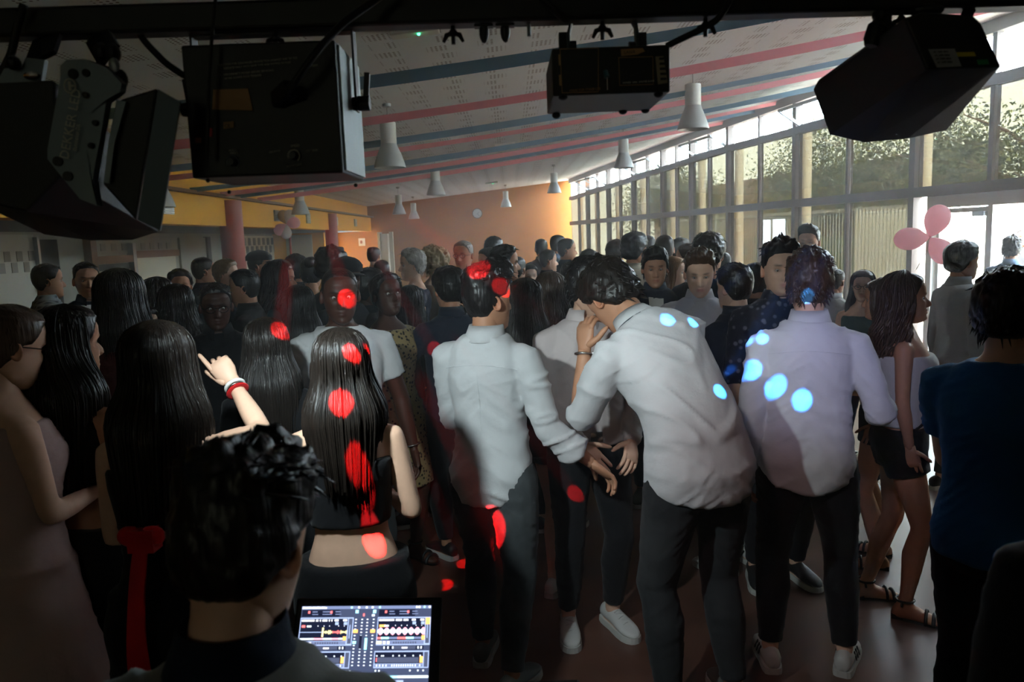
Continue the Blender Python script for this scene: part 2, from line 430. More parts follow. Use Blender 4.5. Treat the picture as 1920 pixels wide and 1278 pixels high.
def hair_long(mb, R, o, sc, Rb, style, near, seed=0):
    """crown cap plus a curtain of hair that hangs along Rb's down direction (chest frame)"""
    hair_short(mb, R, o, sc, dict(side=.012, top=.016, rough=.12, line=style.get('line', -.004)), near, seed)
    L_ = style['len']; amax = math.radians(style.get('arc', 108)); W1 = style.get('w', .115); D1 = style.get('d', .115); wav = style.get('wave', 0)
    nc, nr = (90, 46) if near else (40, 24)
    r_ = np.random.default_rng(seed+11)
    u = np.linspace(-1, 1, nc); a = u*amax
    v = np.linspace(0, 1, nr)
    thick = style.get('thick', .020)
    colvar = np.convolve(r_.normal(0, 1, nc+8), np.ones(3)/3, 'same')[4:-4]
    lenv = 1+.05*np.convolve(r_.normal(0, 1, nc), np.ones(2)/2, 'same')+style.get('vee', 0)*(np.cos(a)-1)
    down = np.array([0, 0, -1.0])
    outer = np.zeros((nr, nc, 3)); vh = .36
    for i, vv in enumerate(v):
        if vv <= vh:  # on the skull: polar angle from crown to ear level
            ph = vv/vh
            zt = .117-.125*ph**1.7
            base = head_pt(PI-a*1.0, np.full(nc, zt))
            n = base-np.array([0, -.005, 0]); n[:, 2] = np.maximum(n[:, 2], 0); n /= np.linalg.norm(n, axis=1)[:, None]+1e-9
            q = base+n*(thick+.002*colvar*ph)[:, None]
            outer[i] = (q*sc) @ R.T+o
            if vv+1e-6 >= vh-1.0/nr*1.01: last = outer[i].copy()
        else:
            t = (vv-vh)/(1-vh); k = min(1, t*L_/.16); k = k*k*(3-2*k)
            Wt = W1*(1+.06*math.sin(t*5))*(1-style.get('taper', .18)*t**2.2); Dt = D1
            tgt = np.stack([Wt*np.sin(a)*(1-.0*k), -Dt*np.cos(a)*np.where(np.cos(a) > 0, 1, .55)-.012, 0*a], -1)
            zdrop = -L_*t*lenv
            p0 = (last-o)
            fl = p0*(1-k); hz = p0*1.0
            b = (tgt*sc) @ Rb.T
            b[:, 2] = (p0)[:, 2]
            pos = o+p0*(1-k)+b*k; pos[:, 2] = o[2]+p0[:, 2]
            pos = pos+(np.stack([0*a, 0*a, zdrop*1.0], -1))
            rad = np.stack([np.sin(a), -np.cos(a), 0*a], -1) @ Rb.T
            pos = pos+rad*(.0022*colvar+.004*vnoise(np.stack([a*4+seed, 0*a+t*4*L_/.4, 0*a], -1)))[:, None]
            if wav: pos = pos+rad*(wav*np.sin(t*L_*38+3*vnoise(np.stack([a*3+seed, 0*a, 0*a], -1)))*min(1, t*3))[:, None]
            outer[i] = pos
    ctr = outer.mean(1, keepdims=True)
    ax_in = np.array(R[:, 1])*0
    inner = outer.copy(); cen = o[None, None]*np.array([1, 1, 0])+outer*np.array([0, 0, 1])
    inner = outer+(cen-outer)*.22; 
    top_in = v <= vh; inner[top_in] = outer[top_in]+(o-outer[top_in])*.12
    mb.grid(outer[:, ::-1]); mb.grid(inner)
    rimS = lambda e: mb.grid(np.stack([outer[:, e], inner[:, e]], 1) if e == 0 else np.stack([inner[:, e], outer[:, e]], 1))
    rimS(0); rimS(-1); mb.grid(np.stack([inner[-1], outer[-1]], 0))
    if near:
        for _ in range(int(style.get('locks', 130)*(1.8 if not style.get('curl') else 1))):
            j = r_.uniform(0, nc-1.01); j0 = int(j); fj = j-j0
            i0 = r_.integers(2, nr//2); i1 = nr-1
            rows = np.unique(np.linspace(i0, i1, 14).astype(int))
            pts = outer[rows, j0]*(1-fj)+outer[rows, j0+1]*fj
            cen2 = np.array([o[0], o[1], 0])+pts*np.array([0, 0, 1]); nrm = pts-cen2; nrm /= np.linalg.norm(nrm, axis=1)[:, None]+1e-6
            w = np.linspace(0, 1, len(rows))[:, None]
            pts = pts+nrm*(r_.uniform(-.001, .0035)+.006*r_.normal()*w**2)
            if style.get('curl', 0):
                ph_ = r_.uniform(0, 6.28); am = style['curl']*sstep(w, .15, .6)
                pts = pts+nrm*am*np.sin(w*L_*48+ph_)+np.cross(nrm, down)*am*np.cos(w*L_*48+ph_)
            pts[:, 2] -= w[:, 0]**3*r_.uniform(-.01, .035)
            rr = r_.uniform(.0014, .0032)*(1+style.get('curl', 0)*110); mb.tube(pts, rr*np.interp(w[:, 0], [0, .1, .8, 1], [.3, 1, .9, .12]), 4)

SHORT = {
    'crop': dict(fade=1, side=.006, top=.012, rough=.25, locks=260, line=0),
    'buzz': dict(side=.003, top=.005, rough=.1, locks=0, line=.002),
    'quiff': dict(fade=1, side=.008, top=.026, quiff=.020, rough=.35, locks=420, comb=(0, .3, .5), sweep=.012),
    'slick': dict(side=.012, top=.022, quiff=.012, rough=.25, locks=300, comb=(0, -.8, .0), sweep=-.006),
    'messy': dict(side=.016, top=.030, quiff=.010, rough=.45, locks=480, comb=(.2, .5, .2)),
    'fringe': dict(side=.013, top=.024, quiff=.010, rough=.35, locks=360, line=-.018, comb=(.1, .9, -.1)),
    'full': dict(side=.018, top=.024, rough=.3, locks=300, back=.004),
    'afro': dict(side=.030, top=.040, rough=.35, locks=380, back=.006),
    'curly_big': dict(side=.045, top=.045, rough=.5, locks=600, line=-.006, back=.02),
    'bun': dict(side=.010, top=.014, rough=.12, locks=60),
}

HAND = dict()
def hand(mb, w0, d, n, side, sc, curl=.5, spread=.12, thumb=(.55, .75, .25), fingers=None, mat=0):
    d = d/np.linalg.norm(d); n = n-d*(n @ d); n /= np.linalg.norm(n); w = np.cross(d, n)*side
    o = np.asarray(w0, float)
    pal = np.array([o-d*.02*sc, o+d*.012*sc, o+d*.04*sc, o+d*.07*sc, o+d*.092*sc])
    mb.tube(pal, np.array([.026, .029, .040, .042, .036])*sc, 12, ref=n, ry=np.array([.019, .018, .017, .0145, .010])*sc, mat=mat)
    base = [(.031, .086, .070), (.0105, .092, .079), (-.0105, .090, .073), (-.0305, .082, .057)]
    for k, (wo, al, ln) in enumerate(base):
        cu = curl if fingers is None else fingers[k]
        p = o+d*al*sc*.96+w*wo*sc; dirv = d+w*spread*(1.5-k)*.5*.8; dirv /= np.linalg.norm(dirv)
        pts = [p-dirv*.014*sc, p]
        seg = [ln*.45, ln*.31, ln*.24]; ang = [cu*.75, cu*1.0, cu*.7]
        for q in range(3):
            ca, sa = math.cos(ang[q]), math.sin(ang[q]); nd = dirv*ca+n*sa
            n2 = n*ca-dirv*sa if True else n
            pts.append(pts[-1]+nd*seg[q]*sc*.55); pts.append(pts[-1]+nd*seg[q]*sc*.45); dirv = nd; n_ = n2
            n = n2 if q < 2 else n
        # restore the palm normal for the next finger
        n = np.cross(w*side, d) if False else (n0 if (n0 := np.cross(w, d)*side) is not None else n)
        r_ = np.array([.0092, .0094, .0090, .0086, .0080, .0076, .0070, .0040])[:len(pts)]*sc
        mb.tube(pts, r_, 8, ref=w, mat=mat)
    t0 = o+d*.018*sc+w*.026*sc; td = d*thumb[0]+w*thumb[1]+n*thumb[2]; td /= np.linalg.norm(td)
    t1 = t0+td*.040*sc; td2 = td+d*.45; td2 /= np.linalg.norm(td2); t2 = t1+td2*.028*sc; t3 = t2+(td2+n*.2)*.022*sc
    mb.tube([t0-td*.012*sc, t0, t0+td*.02*sc, t1, (t1+t2)/2, t2, (t2+t3)/2, t3], np.array([.011, .0145, .0135, .0105, .0105, .0095, .0090, .0045])*sc, 8, ref=n, mat=mat)

ARMS = {  # (upper arm direction, forearm direction, palm normal) for the RIGHT arm; x is mirrored for the left
    'down': ((.16, -.02, -1), (.03, .18, -1), (-1, .2, 0)), 'loose': ((.24, -.05, -1), (.10, .30, -1), (-1, .1, 0)),
    'front': ((.14, .12, -1), (-.45, .85, .05), (0, 0, -1)), 'hold': ((.18, .10, -1), (-.30, .8, .55), (-.6, 0, .5)),
    'chest': ((.20, .15, -1), (-.75, .45, .55), (0, -1, 0)), 'up': ((.45, .25, .75), (-.1, .2, 1), (0, 1, 0)),
    'wave': ((.75, .30, .05), (.05, .25, 1), (0, 1, 0)), 'out': ((.60, .30, -.65), (.55, .65, -.25), (0, 0, -1)),
    'hip': ((.50, -.15, -.85), (-.55, .45, -.55), (-.6, -.6, 0)),
}
PENDING = []   # (object, voxel, smoothing, callback)
TOT = [0]

class Person:
    def __init__(s, x, top, Y, yaw=0, fem=False, skin='tan', hair='crop', hcol='dark', arms=('down', 'down'), lean=0, side=0, twist=0,
                 hyaw=0, hpitch=0, hroll=0, stance=.11, feet=((0, .0), (0, -.0)), label='', near=False, hstyle=None, seed=None, footyaw=(12, 12),
                 build=1.0, hs=1.0, H=None, loc=None, group='people on the dance floor', skip_head=False, legs_dir=None):
        if loc is None: Pv = at(x, top, Y); yaw = yaw+math.degrees(math.atan2(Pv[0], Pv[1]))   # yaw is given relative to the line of sight
        s.fem = fem; s.near = near; s.seed = seed if seed is not None else int(x*7+top*3) % 1000
        P = at(x, top, Y)
        hthick = {'afro': .035, 'curly_big': .04, 'quiff': .03, 'messy': .028}.get(hair, .018)
        s.H = (P[2]-hthick if H is None else H); k = s.k = s.H/1.75
        s.hs = 1.035*k**.5*hs*(.97 if fem else 1.0)
        s.bw = build
        # spine table
        zr = np.linspace(.78, 1.60, 42); s.zr = zr
        ang = sstep(zr, .90, 1.34)
        pos = [np.array([0, 0, .78])]; Rs = []
        s.R_at = lambda z: rotz(-math.radians(twist)*float(sstep(np.array(z), .9, 1.36))) @ rotx(-math.radians(lean)*float(sstep(np.array(z), .88, 1.30))) @ roty(math.radians(side)*float(sstep(np.array(z), .88, 1.30)))
        for i, z in enumerate(zr):
            Rs.append(s.R_at(z))
            if i: pos.append(pos[-1]+Rs[-1] @ np.array([0, 0, zr[i]-zr[i-1]]))
        s.pos = np.array(pos); s.Rs = np.array(Rs)
        s.Rc = s.R_at(1.5)
        s.fwd_comp = math.radians(lean)*.0
        s.neck = s.tp((0, -.012, 1.50))
        s.Rh = rotz(-math.radians(hyaw)) @ (np.eye(3)*.0+s.R_half(lean*.35, side*.4)) @ rotx(-math.radians(hpitch)) @ roty(math.radians(hroll)) if not skip_head else np.eye(3)
        s.headc = s.neck + s.Rc @ np.array([0, .014, .045]) + s.Rh @ np.array([0, .012, .088])*s.hs/1.0
        # scale so the crown comes out at H
        crown = (s.headc+s.Rh @ np.array([0, 0, .117*s.hs]))[2]
        s.root = empty('person')
        if loc is not None: rx_, ry_ = loc
        else:
            tgt = at(x, top+.12*FPX/Y, Y); off = rotz(-math.radians(yaw)) @ (s.headc*k)
            rx_, ry_ = tgt[0]-off[0], tgt[1]-off[1]
        s.root.location = (rx_, ry_, 0); s.root.rotation_euler = (0, 0, -math.radians(yaw)); s.yaw = yaw
        tag(s.root, label, 'person', group)
        s.skin = skin_mat(skin, SKIN[skin]); s.hm = hair_mat(hcol, HAIR[hcol], rough=.55 if hair in ('afro', 'buzz', 'curly_big') else .36)
        # limbs
        fk = .90 if fem else 1.0
        sw, sz = (.146, 1.398) if fem else (.175*(.5+.5*build), 1.400)
        s.arm = []
        for i, sd in enumerate((1, -1)):
            a = arms[i]; a = ARMS[a] if isinstance(a, str) else a
            m = np.array([sd, 1, 1.0])
            u = np.array(a[0], float)*m; f = np.array(a[1], float)*m; n = np.array(a[2], float)*m
            ext = a[3] if len(a) > 3 else {}
            u /= np.linalg.norm(u); f /= np.linalg.norm(f)
            sh = s.tp((sd*sw, -.012, sz)); el = sh+u*.295*fk; wr = el+f*.255*fk
            s.arm.append(dict(sd=sd, sh=sh, el=el, wr=wr, u=u, f=f, n=n, ext=ext, inn=s.tp((sd*sw*.50, -.012, sz+.012))))
        s.leg = []
        for i, sd in enumerate((1, -1)):
            hp = np.array([sd*.090, -.005, .90]); an = np.array([sd*stance+feet[i][0], feet[i][1]-.02, .085])
            D = np.linalg.norm(an-hp); L1, L2 = .43, .405
            if D > L1+L2-.002: L1 = L2 = (D+.004)/2
            dirv = (an-hp)/D; aa = (L1*L1-L2*L2+D*D)/(2*D); hh = math.sqrt(max(0, L1*L1-aa*aa))
            fy = math.radians(footyaw[i])*sd
            fw = np.array([math.sin(fy), math.cos(fy), 0]); kn = hp+dirv*aa+(fw-dirv*(fw @ dirv))*hh
            s.leg.append(dict(sd=sd, hp=hp, kn=kn, an=an, fw=fw))
        s.make_body(hair, hstyle, skip_head)
    def R_half(s, lean, side): return rotx(-math.radians(lean)) @ roty(math.radians(side))
    def tp(s, p):
        z = p[2]; q = np.array([np.interp(z, s.zr, s.pos[:, j]) for j in range(3)])
        if z < .78: q = np.array([0, 0, z])
        return q+s.R_at(z) @ np.array([p[0], p[1], 0])
    def tdim(s, z):
        T = TF if s.fem else TM
        return np.interp(z, TZ, T['w'])*s.bw, np.interp(z, TZ, T['d'])*s.bw, np.interp(z, TZ, TCY)
    def torso(s, mb, z0, z1, ease=0.0, n=26, hem=0.0, flare=0.0, minw=0, dz=.022, ex=.86, fl_z=1.05):
        zs = np.linspace(z0, z1, max(3, int((z1-z0)/dz)))
        a = np.linspace(0, 2*PI, n, endpoint=False); rows = []
        for z in zs:
            w, d, cy = s.tdim(max(z, .80))
            e = ease(z) if callable(ease) else ease
            w = max(w+e, minw)+flare*max(0, fl_z-z); d = d+e+flare*.8*max(0, fl_z-z)
            ca, sa = np.cos(a), np.sin(a)
            X = w*np.sign(ca)*np.abs(ca)**ex; Y = d*np.sign(sa)*np.abs(sa)**ex+cy
            if s.fem and z > 1.2: Y = Y+np.where(sa > 0, sa*.022*math.exp(-((z-1.30)/.06)**2), 0)
            zz = z+hem*ca**2*max(0, 1-(z-z0)/.12)
            if z < .78: R = np.eye(3); q = np.array([0, 0, 0])
            else: R = s.R_at(z); q = None
            rows.append(np.array([s.tp((X[i], Y[i], zz[i])) for i in range(n)]))
        mb.grid(np.array(rows), True, True, True)
    def arm_tube(s, mb, A, t0, t1, ease, bag=0.0):
        """t: 0 shoulder .. 1 elbow .. 2 wrist"""
        fk = (.80 if s.fem else 1.0)*(.5+.5*s.bw)
        ts = np.array([-.35, -.12, 0, .2, .45, .75, .93, 1.0, 1.07, 1.25, 1.5, 1.75, 2.0])
        rs = np.array([.040, .050, .055, .053, .049, .044, .042, .042, .043, .044, .040, .032, .027])*fk
        t = np.unique(np.concatenate([ts[(ts > t0) & (ts < t1)], [t0, t1]]))
        pts = []
        for q in t:
            if q < 0: pts.append(A['sh']+(A['inn']-A['sh'])*(-q/.35))
            elif q <= 1: pts.append(A['sh']+(A['el']-A['sh'])*q)
            else: pts.append(A['el']+(A['wr']-A['el'])*(q-1))
        r = np.interp(t, ts, rs)+ease*np.interp(t, [-.35, 0, .3], [.4, .75, 1])+bag*np.clip(t, 0, 1)
        mb.tube(pts, r, 14, ref=(.3, 1, .2))
    def leg_tube(s, mb, G, t1, ease, t0=0.0, taper=0.0, n=14):
        fk = .97 if s.fem else 1.0
        ts = np.array([-.12, 0, .2, .5, .8, 1.0, 1.15, 1.35, 1.6, 1.85, 2.0])
        rs = np.array([.080, .092, .090, .078, .062, .057, .055, .058, .048, .037, .037])*fk
        t = np.unique(np.concatenate([ts[(ts > t0) & (ts < t1)], [t0, t1]])); pts = []
        for q in t:
            if q <= 1: p = G['hp']+(G['kn']-G['hp'])*q
            else:
                p = G['kn']+(G['an']-G['kn'])*(q-1); p = p-G['fw']*.014*math.exp(-((q-1.35)/.25)**2)
            pts.append(p)
        r = np.interp(t, ts, rs)+(ease if not callable(ease) else np.array([ease(q) for q in t]))
        mb.tube(pts, r, n, ref=(1, .2, 0))
    def foot(s, mb, G, ease=0.0, heel=0.0):
        fw = G['fw']; rt = np.array([fw[1], -fw[0], 0]); o = np.array([G['an'][0], G['an'][1], 0])
        ys = np.array([-.062, -.045, -.01, .04, .09, .135, .165, .182]); w = np.array([.020, .031, .034, .034, .041, .043, .034, .014])+ease
        h = np.array([.045, .075, .092, .082, .058, .042, .034, .022])+ease
        a = np.linspace(0, 2*PI, 14, endpoint=False); rows = []
        for y, ww, hh in zip(ys, w, h):
            lift = heel*max(0, 1-(y+.062)/.19)
            X = ww*np.sign(np.cos(a))*np.abs(np.cos(a))**.8; Z = hh/2+hh/2*np.sign(np.sin(a))*np.abs(np.sin(a))**.8
            rows.append(o+fw*(y*(1+ease*4))+rt*X[:, None]+np.array([0, 0, 1.0])*(Z+lift)[:, None])
        mb.grid(np.array(rows), True, True, True)
    def make_body(s, hair, hstyle, skip_head):
        k = s.k; mb = MB()
        s.torso(mb, .80, 1.495, 0.0)
        nk = [s.tp((0, -.012, 1.44)), s.tp((0, -.012, 1.495)), (s.neck+s.headc)/2+s.Rc @ np.array([0, -.012, .0]), s.headc+s.Rh @ np.array([0, -.022, -.02])]
        mb.tube(nk, np.array([.066, .058, .054, .054])*(.86 if s.fem else 1.0), 16, ref=(1, 0, 0))
        for A in s.arm: s.arm_tube(mb, A, -.35, 2.0, 0)
        for G in s.leg: s.leg_tube(mb, G, 2.0, 0, -.12); s.foot(mb, G, heel=getattr(s, 'heel', 0))
        ob = mb.build('body', [s.skin, EYE_W, EYE_D], s.root); ob.scale = (k, k, k); s.body = ob
        ex = MB()
        if not skip_head: head_mesh(ex, s.Rh, s.headc, s.hs/1.0, 1.0 if s.fem else 0.0, s.near)
        for A in s.arm:
            e = A['ext']
            hand(ex, A['wr'], np.array(e.get('dir', A['f'])*np.array([1, 1, 1]), float) if 'dir' not in e else np.array(e['dir'], float)*np.array([A['sd'], 1, 1]), A['n'], A['sd'], .92 if s.fem else 1.04,
                 curl=e.get('curl', .45), fingers=e.get('fingers'), thumb=e.get('thumb', (.55, .75, .25)), spread=e.get('spread', .12))
        PENDING.append((ob, .0125 if s.near else .019, 5, ex))
        if not skip_head and hair:
            hb = MB()
            if hair in SHORT: hair_short(hb, s.Rh, s.headc, s.hs, dict(SHORT[hair], **(hstyle or {})), s.near, s.seed)
            else:
                st = dict(LONG[hair], **(hstyle or {})); Rb = s.Rc
                hair_long(hb, s.Rh, s.headc, s.hs, Rb, st, s.near, s.seed)
            if hair == 'bun': hb.ball(s.headc+s.Rh @ np.array([0, -.085, .085]), .045, 16, 12)
            h = hb.build('hair', s.hm, s.root, smooth=True); h.scale = (k, k, k); s.hairo = h
    # ---- garments
    def garment(s, name, mat, torso=None, sleeves=None, legs=None, skirt=None, ease=.016, sl_ease=.012, lg_ease=.014, hem=0.0, flare=0.0,
                voxel=None, wrinkle=.004, wseed=0, bag=0.0, legease=None, minw=0, pile=1.0, rolled=False):
        mb = MB()
        if torso: s.torso(mb, torso[0], torso[1], ease, hem=hem, flare=flare, minw=minw)
        if sleeves:
            sl = sleeves if isinstance(sleeves, tuple) else (sleeves, sleeves)
            for A, q in zip(s.arm, sl):
                s.arm_tube(mb, A, -.35, q, sl_ease, bag)
                if rolled:
                    c0 = A['el']+(A['wr']-A['el'])*(q-1) if q > 1 else A['sh']+(A['el']-A['sh'])*q
                    dv = A['f'] if q > 1 else A['u']
                    fk = .80 if s.fem else 1.0
                    mb.tube([c0-dv*.05, c0-dv*.045, c0+dv*.005, c0+dv*.008], np.array([.040, .052, .053, .042])*fk+sl_ease*.6, 14, ref=(.3, 1, .2))
        if legs:
            for G in s.leg: s.leg_tube(mb, G, legs, legease or lg_ease, -.12)
            s.torso(mb, .80, .99, lg_ease*.9)
        if skirt:
            z0, z1, fl = skirt; s.torso(mb, z0, z1, ease+.012, flare=fl, fl_z=.92, minw=.185 if z0 < .75 else 0)
        o = mb.build(name, mat, s.root); o.scale = (s.k,)*3
        vx = voxel or (.0095 if s.near else .018)
        PENDING.append((o, vx, 5 if s.near else 3, (wrinkle if s.near else wrinkle*.6, wseed or s.seed)))
        return o
    def shirt(s, mat, z0=.80, hem=.055, collar=True, sleeves=1.97, cmat=None, wrinkle=.009, rolled=False, ease=None, **kw):
        o = s.garment('shirt', mat, (z0, 1.487), sleeves, ease=ease or (lambda z: .015+.012*math.exp(-((z-1.06)/.12)**2)+.012*max(0, (1.0-z)/.2)), sl_ease=.011, hem=hem, wrinkle=wrinkle, rolled=rolled, **kw)
        if collar: s.collar(cmat or mat, o)
        return o
    def collar(s, mat, parent, open_=.30, stripe=None):
        mb = MB(); n = 30; a = np.linspace(open_, 2*PI-open_, n)  # opening at the front (angle 0 = front)
        fk = .9 if s.fem else 1.0
        def ring(r, z, yo): return np.array([s.tp((r*1.02*math.sin(t), -.012+yo+r*math.cos(t), 0*t+z)) if z < 1.5 else s.tp((r*1.02*math.sin(t), -.012+yo+r*math.cos(t), 1.495))+s.Rc @ np.array([0, .012*(z-1.495)/.04, z-1.495]) for t in a])
        R_ = [ring(.070*fk, 1.475, 0), ring(.067*fk, 1.505, 0), ring(.066*fk, 1.533, .002), ring(.069*fk, 1.537, .002), ring(.078*fk, 1.505, 0), ring(.090*fk, 1.474, 0), ring(.086*fk, 1.470, 0), ring(.072*fk, 1.470, 0)]
        # lower the front points of the folded leaf
        fr = (1+np.cos(a))/2
        for j in (5, 6): R_[j] = R_[j]-np.outer(fr**3*.028, np.array([0, 0, 1]))+np.outer(fr**3*.010, s.Rc[:, 1])
        mb.grid(np.array(R_+[R_[0]]))
        c = mb.build('collar', mat, parent, smooth=True)
        if stripe:
            m2 = MB(); q = (R_[4]*.45+R_[5]*.55)
            cen = s.tp((0, -.012, 1.49)); nn = q-cen; nn /= np.linalg.norm(nn, axis=1)[:, None]
            m2.tube(q+nn*.002, .0028, 6); m2.build('collar_stripe', stripe, c)
        return c
    def shoes(s, mat, sole, stripe=None, lace=None, boots=False):
        for G in s.leg:
            mb = MB(); fw = G['fw']; rt = np.array([fw[1], -fw[0], 0]); up = np.array([0, 0, 1.0]); o = np.array([G['an'][0], G['an'][1], 0])
            ys = np.array([-.078, -.070, -.045, -.01, .03, .07, .11, .15, .18, .198, .205]); w = np.array([.016, .030, .037, .039, .039, .043, .047, .046, .037, .022, .006])
            h = np.array([.070, .088, .100, .104, .098, .084, .068, .058, .050, .040, .030])
            a = np.linspace(0, 2*PI, 18, endpoint=False); rows = []; z0 = .022
            for y, ww, hh in zip(ys, w, h):
                X = ww*np.sign(np.cos(a))*np.abs(np.cos(a))**.75; Z = z0+(hh-z0)/2+(hh-z0)/2*np.sign(np.sin(a))*np.abs(np.sin(a))**.85
                X = X*np.where(Z > .06, 1-.45*(Z-.06)/.05, 1)
                rows.append(o+fw*y+rt*X[:, None]+up*Z[:, None])
            mb.grid(np.array(rows), True, True, True)
            sh = mb.build('shoe', mat, s.root, smooth=True); sh.scale = (s.k,)*3
            m2 = MB(); rows = []
            for z in (0, .012, .028):
                e = .004 if z < .02 else .002
                yy = np.concatenate([ys, ys[::-1]]); xx = np.concatenate([w+e, -(w[::-1]+e)])
                rows.append(o+fw*(yy*1.02)[:, None]+rt*xx[:, None]+up*z)
            m2.grid(np.array(rows), True, True, True); m2.build('sole', sole, sh)
            if stripe:
                for q in range(3):
                    for sd in (-1, 1):
                        m3 = MB(); y0 = .025+.026*q
                        ya, yb = y0+.020, y0-.006
                        wa = np.interp(ya, ys, w); wb = np.interp(yb, ys, w)
                        a_ = o+fw*ya+rt*sd*(wa+.0022)+up*.030; b_ = o+fw*yb+rt*sd*(wb*.86+.0015)+up*.074
                        m3.bar(a_, b_, .004, .011, up=fw); m3.build('stripe', stripe, sh)
            if lace:
                for q in range(5):
                    m3 = MB(); y = .045+.019*q; hh = np.interp(y, ys, h); t = np.linspace(-1, 1, 7)
                    m3.tube([o+fw*(y+.006*(-1)**q*tt)+rt*tt*.020+up*(hh+.001-.006*tt*tt) for tt in t], .0028, 6); m3.build('lace', lace, sh)
    def heels(s, mat):
        for G in s.leg:
            fw = G['fw']; rt = np.array([fw[1], -fw[0], 0]); up = np.array([0, 0, 1.0]); o = np.array([G['an'][0], G['an'][1], 0])
            mb = MB()
            def strap(y, z0, w, h, r=.006):
                t = np.linspace(-.1, PI+.1, 12); mb.tube([o+fw*y+rt*w*math.cos(q)+up*(z0+h*math.sin(q)) for q in t], r, 6)
            mb.grid(np.array([[o+fw*y+rt*ww*sg+up*z for sg in (-1, 1)] for y, ww, z in ((-.06, .03, .012), (0, .03, .012), (.06, .036, .012), (.12, .044, .01), (.17, .036, .008), (.19, .015, .008))]))
            mb.grid(np.array([[o+fw*y+rt*ww*sg+up*z for sg in (1, -1)] for y, ww, z in ((-.06, .03, 0), (0, .03, 0), (.06, .036, 0), (.12, .044, 0), (.17, .036, 0), (.19, .015, 0))]))
            mb.box(o-fw*.035+up*.012, (.05, .05, .024)); strap(.135, .012, .046, .040, .010); strap(.10, .012, .044, .055, .008); strap(-.01, .08, .042, .02, .006)
            t = np.linspace(0, 2*PI, 16); mb.tube([o+fw*(.043*math.cos(q)-.0)+rt*.043*math.sin(q)+up*.105 for q in t], .006, 6)
            sh = mb.build('sandal', mat, s.root, smooth=True); sh.scale = (s.k,)*3
    def band(s, name, A, t, mat, r=.006, extra=.006, w=None):
        i = 0 if A['sd'] > 0 else 1; c = A['el']+(A['wr']-A['el'])*(t-1); d = A['f']; fk = .80 if s.fem else 1.0
        rad = np.interp(t, [1.5, 1.75, 2.0], [.040, .032, .027])*fk+extra
        x = np.cross(d, (.3, 1, .2)); x /= np.linalg.norm(x); y = np.cross(d, x); q = np.linspace(0, 2*PI, 25)
        mb = MB()
        P = [c+(x*math.cos(k)+y*math.sin(k))*rad for k in q]
        mb.tube(P, r if w is None else w/2, 8, ref=d, ry=(r if w is None else r))
        o = mb.build(name, mat, s.root, smooth=True); o.scale = (s.k,)*3; return o
    def belt(s, mat, buckle):
        mb = MB(); a = np.linspace(0, 2*PI, 40, endpoint=False)
        rows = []
        for z, e in ((.955, .022), (.955, .027), (.995, .027), (.995, .022)):
            w, d, cy = s.tdim(z); rows.append([s.tp(((w+e)*math.cos(t), cy+(d+e)*math.sin(t), z)) for t in a])
        mb.grid(np.array(rows+[rows[0]]), True); b = mb.build('belt', mat, s.root); b.scale = (s.k,)*3
        w, d, cy = s.tdim(.975); m2 = MB(); m2.box(s.tp((0, cy+d+.030, .975)), (.055, .008, .045)); m2.build('buckle', buckle, b)
    def glasses(s, mat):
        mb = MB(); f = lambda p: s.headc+s.Rh @ (np.array(p)*s.hs); t = np.linspace(0, 2*PI, 17)
        for sd in (-1, 1):
            mb.tube([f((sd*.033+.024*math.cos(q), .094-.10*abs(sd*.033+.024*math.cos(q))*.35, -.004+.018*math.sin(q))) for q in t], .0022*s.hs, 6)
            mb.tube([f((sd*.057, .083, 0)), f((sd*.074, .06, .002)), f((sd*.078, -.01, .004))], .002, 6)
        mb.tube([f((-.010, .097, .002)), f((0, .102, .004)), f((.010, .097, .002))], .0022, 6)
        o = mb.build('glasses', mat, s.root); o.scale = (s.k,)*3
    def cap(s, mat, peak=True, back=False, flat=False):
        mb = MB(); th = np.linspace(-PI, PI, 40, endpoint=False); zs = np.array([.045, .05, .07, .09, .105, .117])
        TH, Z = np.meshgrid(th, zs); P = head_pt(TH, Z); N_ = P/np.linalg.norm(P, axis=-1)[..., None]
        e = .022+.012*(Z > .06) if not flat else .020+.03*sstep(Z, .05, .07)
        P = P+N_*np.broadcast_to(e, Z.shape)[..., None]
        mb.grid((P*s.hs) @ s.Rh.T+s.headc, True, False, True)
        sg = -1 if back else 1
        if peak:
            t = np.linspace(-.95, .95, 14); rows = []
            for ext, zo in ((.0, .050), (.035, .046), (.062, .036), (.062, .031), (.035, .041), (0, .045)):
                rows.append([((math.sin(q)*(.088+ext*.35))*1.0, sg*(math.cos(q)*(.098+ext)), zo-.012*math.sin(q)**2) for q in t])
            mb.grid((np.array(rows)*s.hs) @ s.Rh.T+s.headc)
        o = mb.build('cap', mat, s.root, smooth=True); o.scale = (s.k,)*3
    def front_panel(s, mat, z0=.95, z1=1.46, w0=.02, w1=.055, name='shirt_front'):
        """the strip of shirt that shows between the open sides of a jacket"""
        rows = []; zs = np.linspace(z0, z1, 14)
        mb = MB()
        for z in zs:
            w, d, cy = s.tdim(z); hw = w0+(w1-w0)*((z-z0)/(z1-z0))
            xs = np.linspace(-hw, hw, 7); rows.append([s.tp((x, cy+(d+.038 if z < 1.40 else d+.038-.35*(z-1.40))*(1-(x/(w+.03))**2)**.5+(.022*math.exp(-((z-1.30)/.06)**2) if s.fem else 0), z)) for x in xs])
        P = np.array(rows); B = P-s.Rc[:, 1]*.02
        mb.grid(P[:, ::-1]); mb.grid(B)
        o = mb.build(name, mat, s.root, smooth=True); o.scale = (s.k,)*3

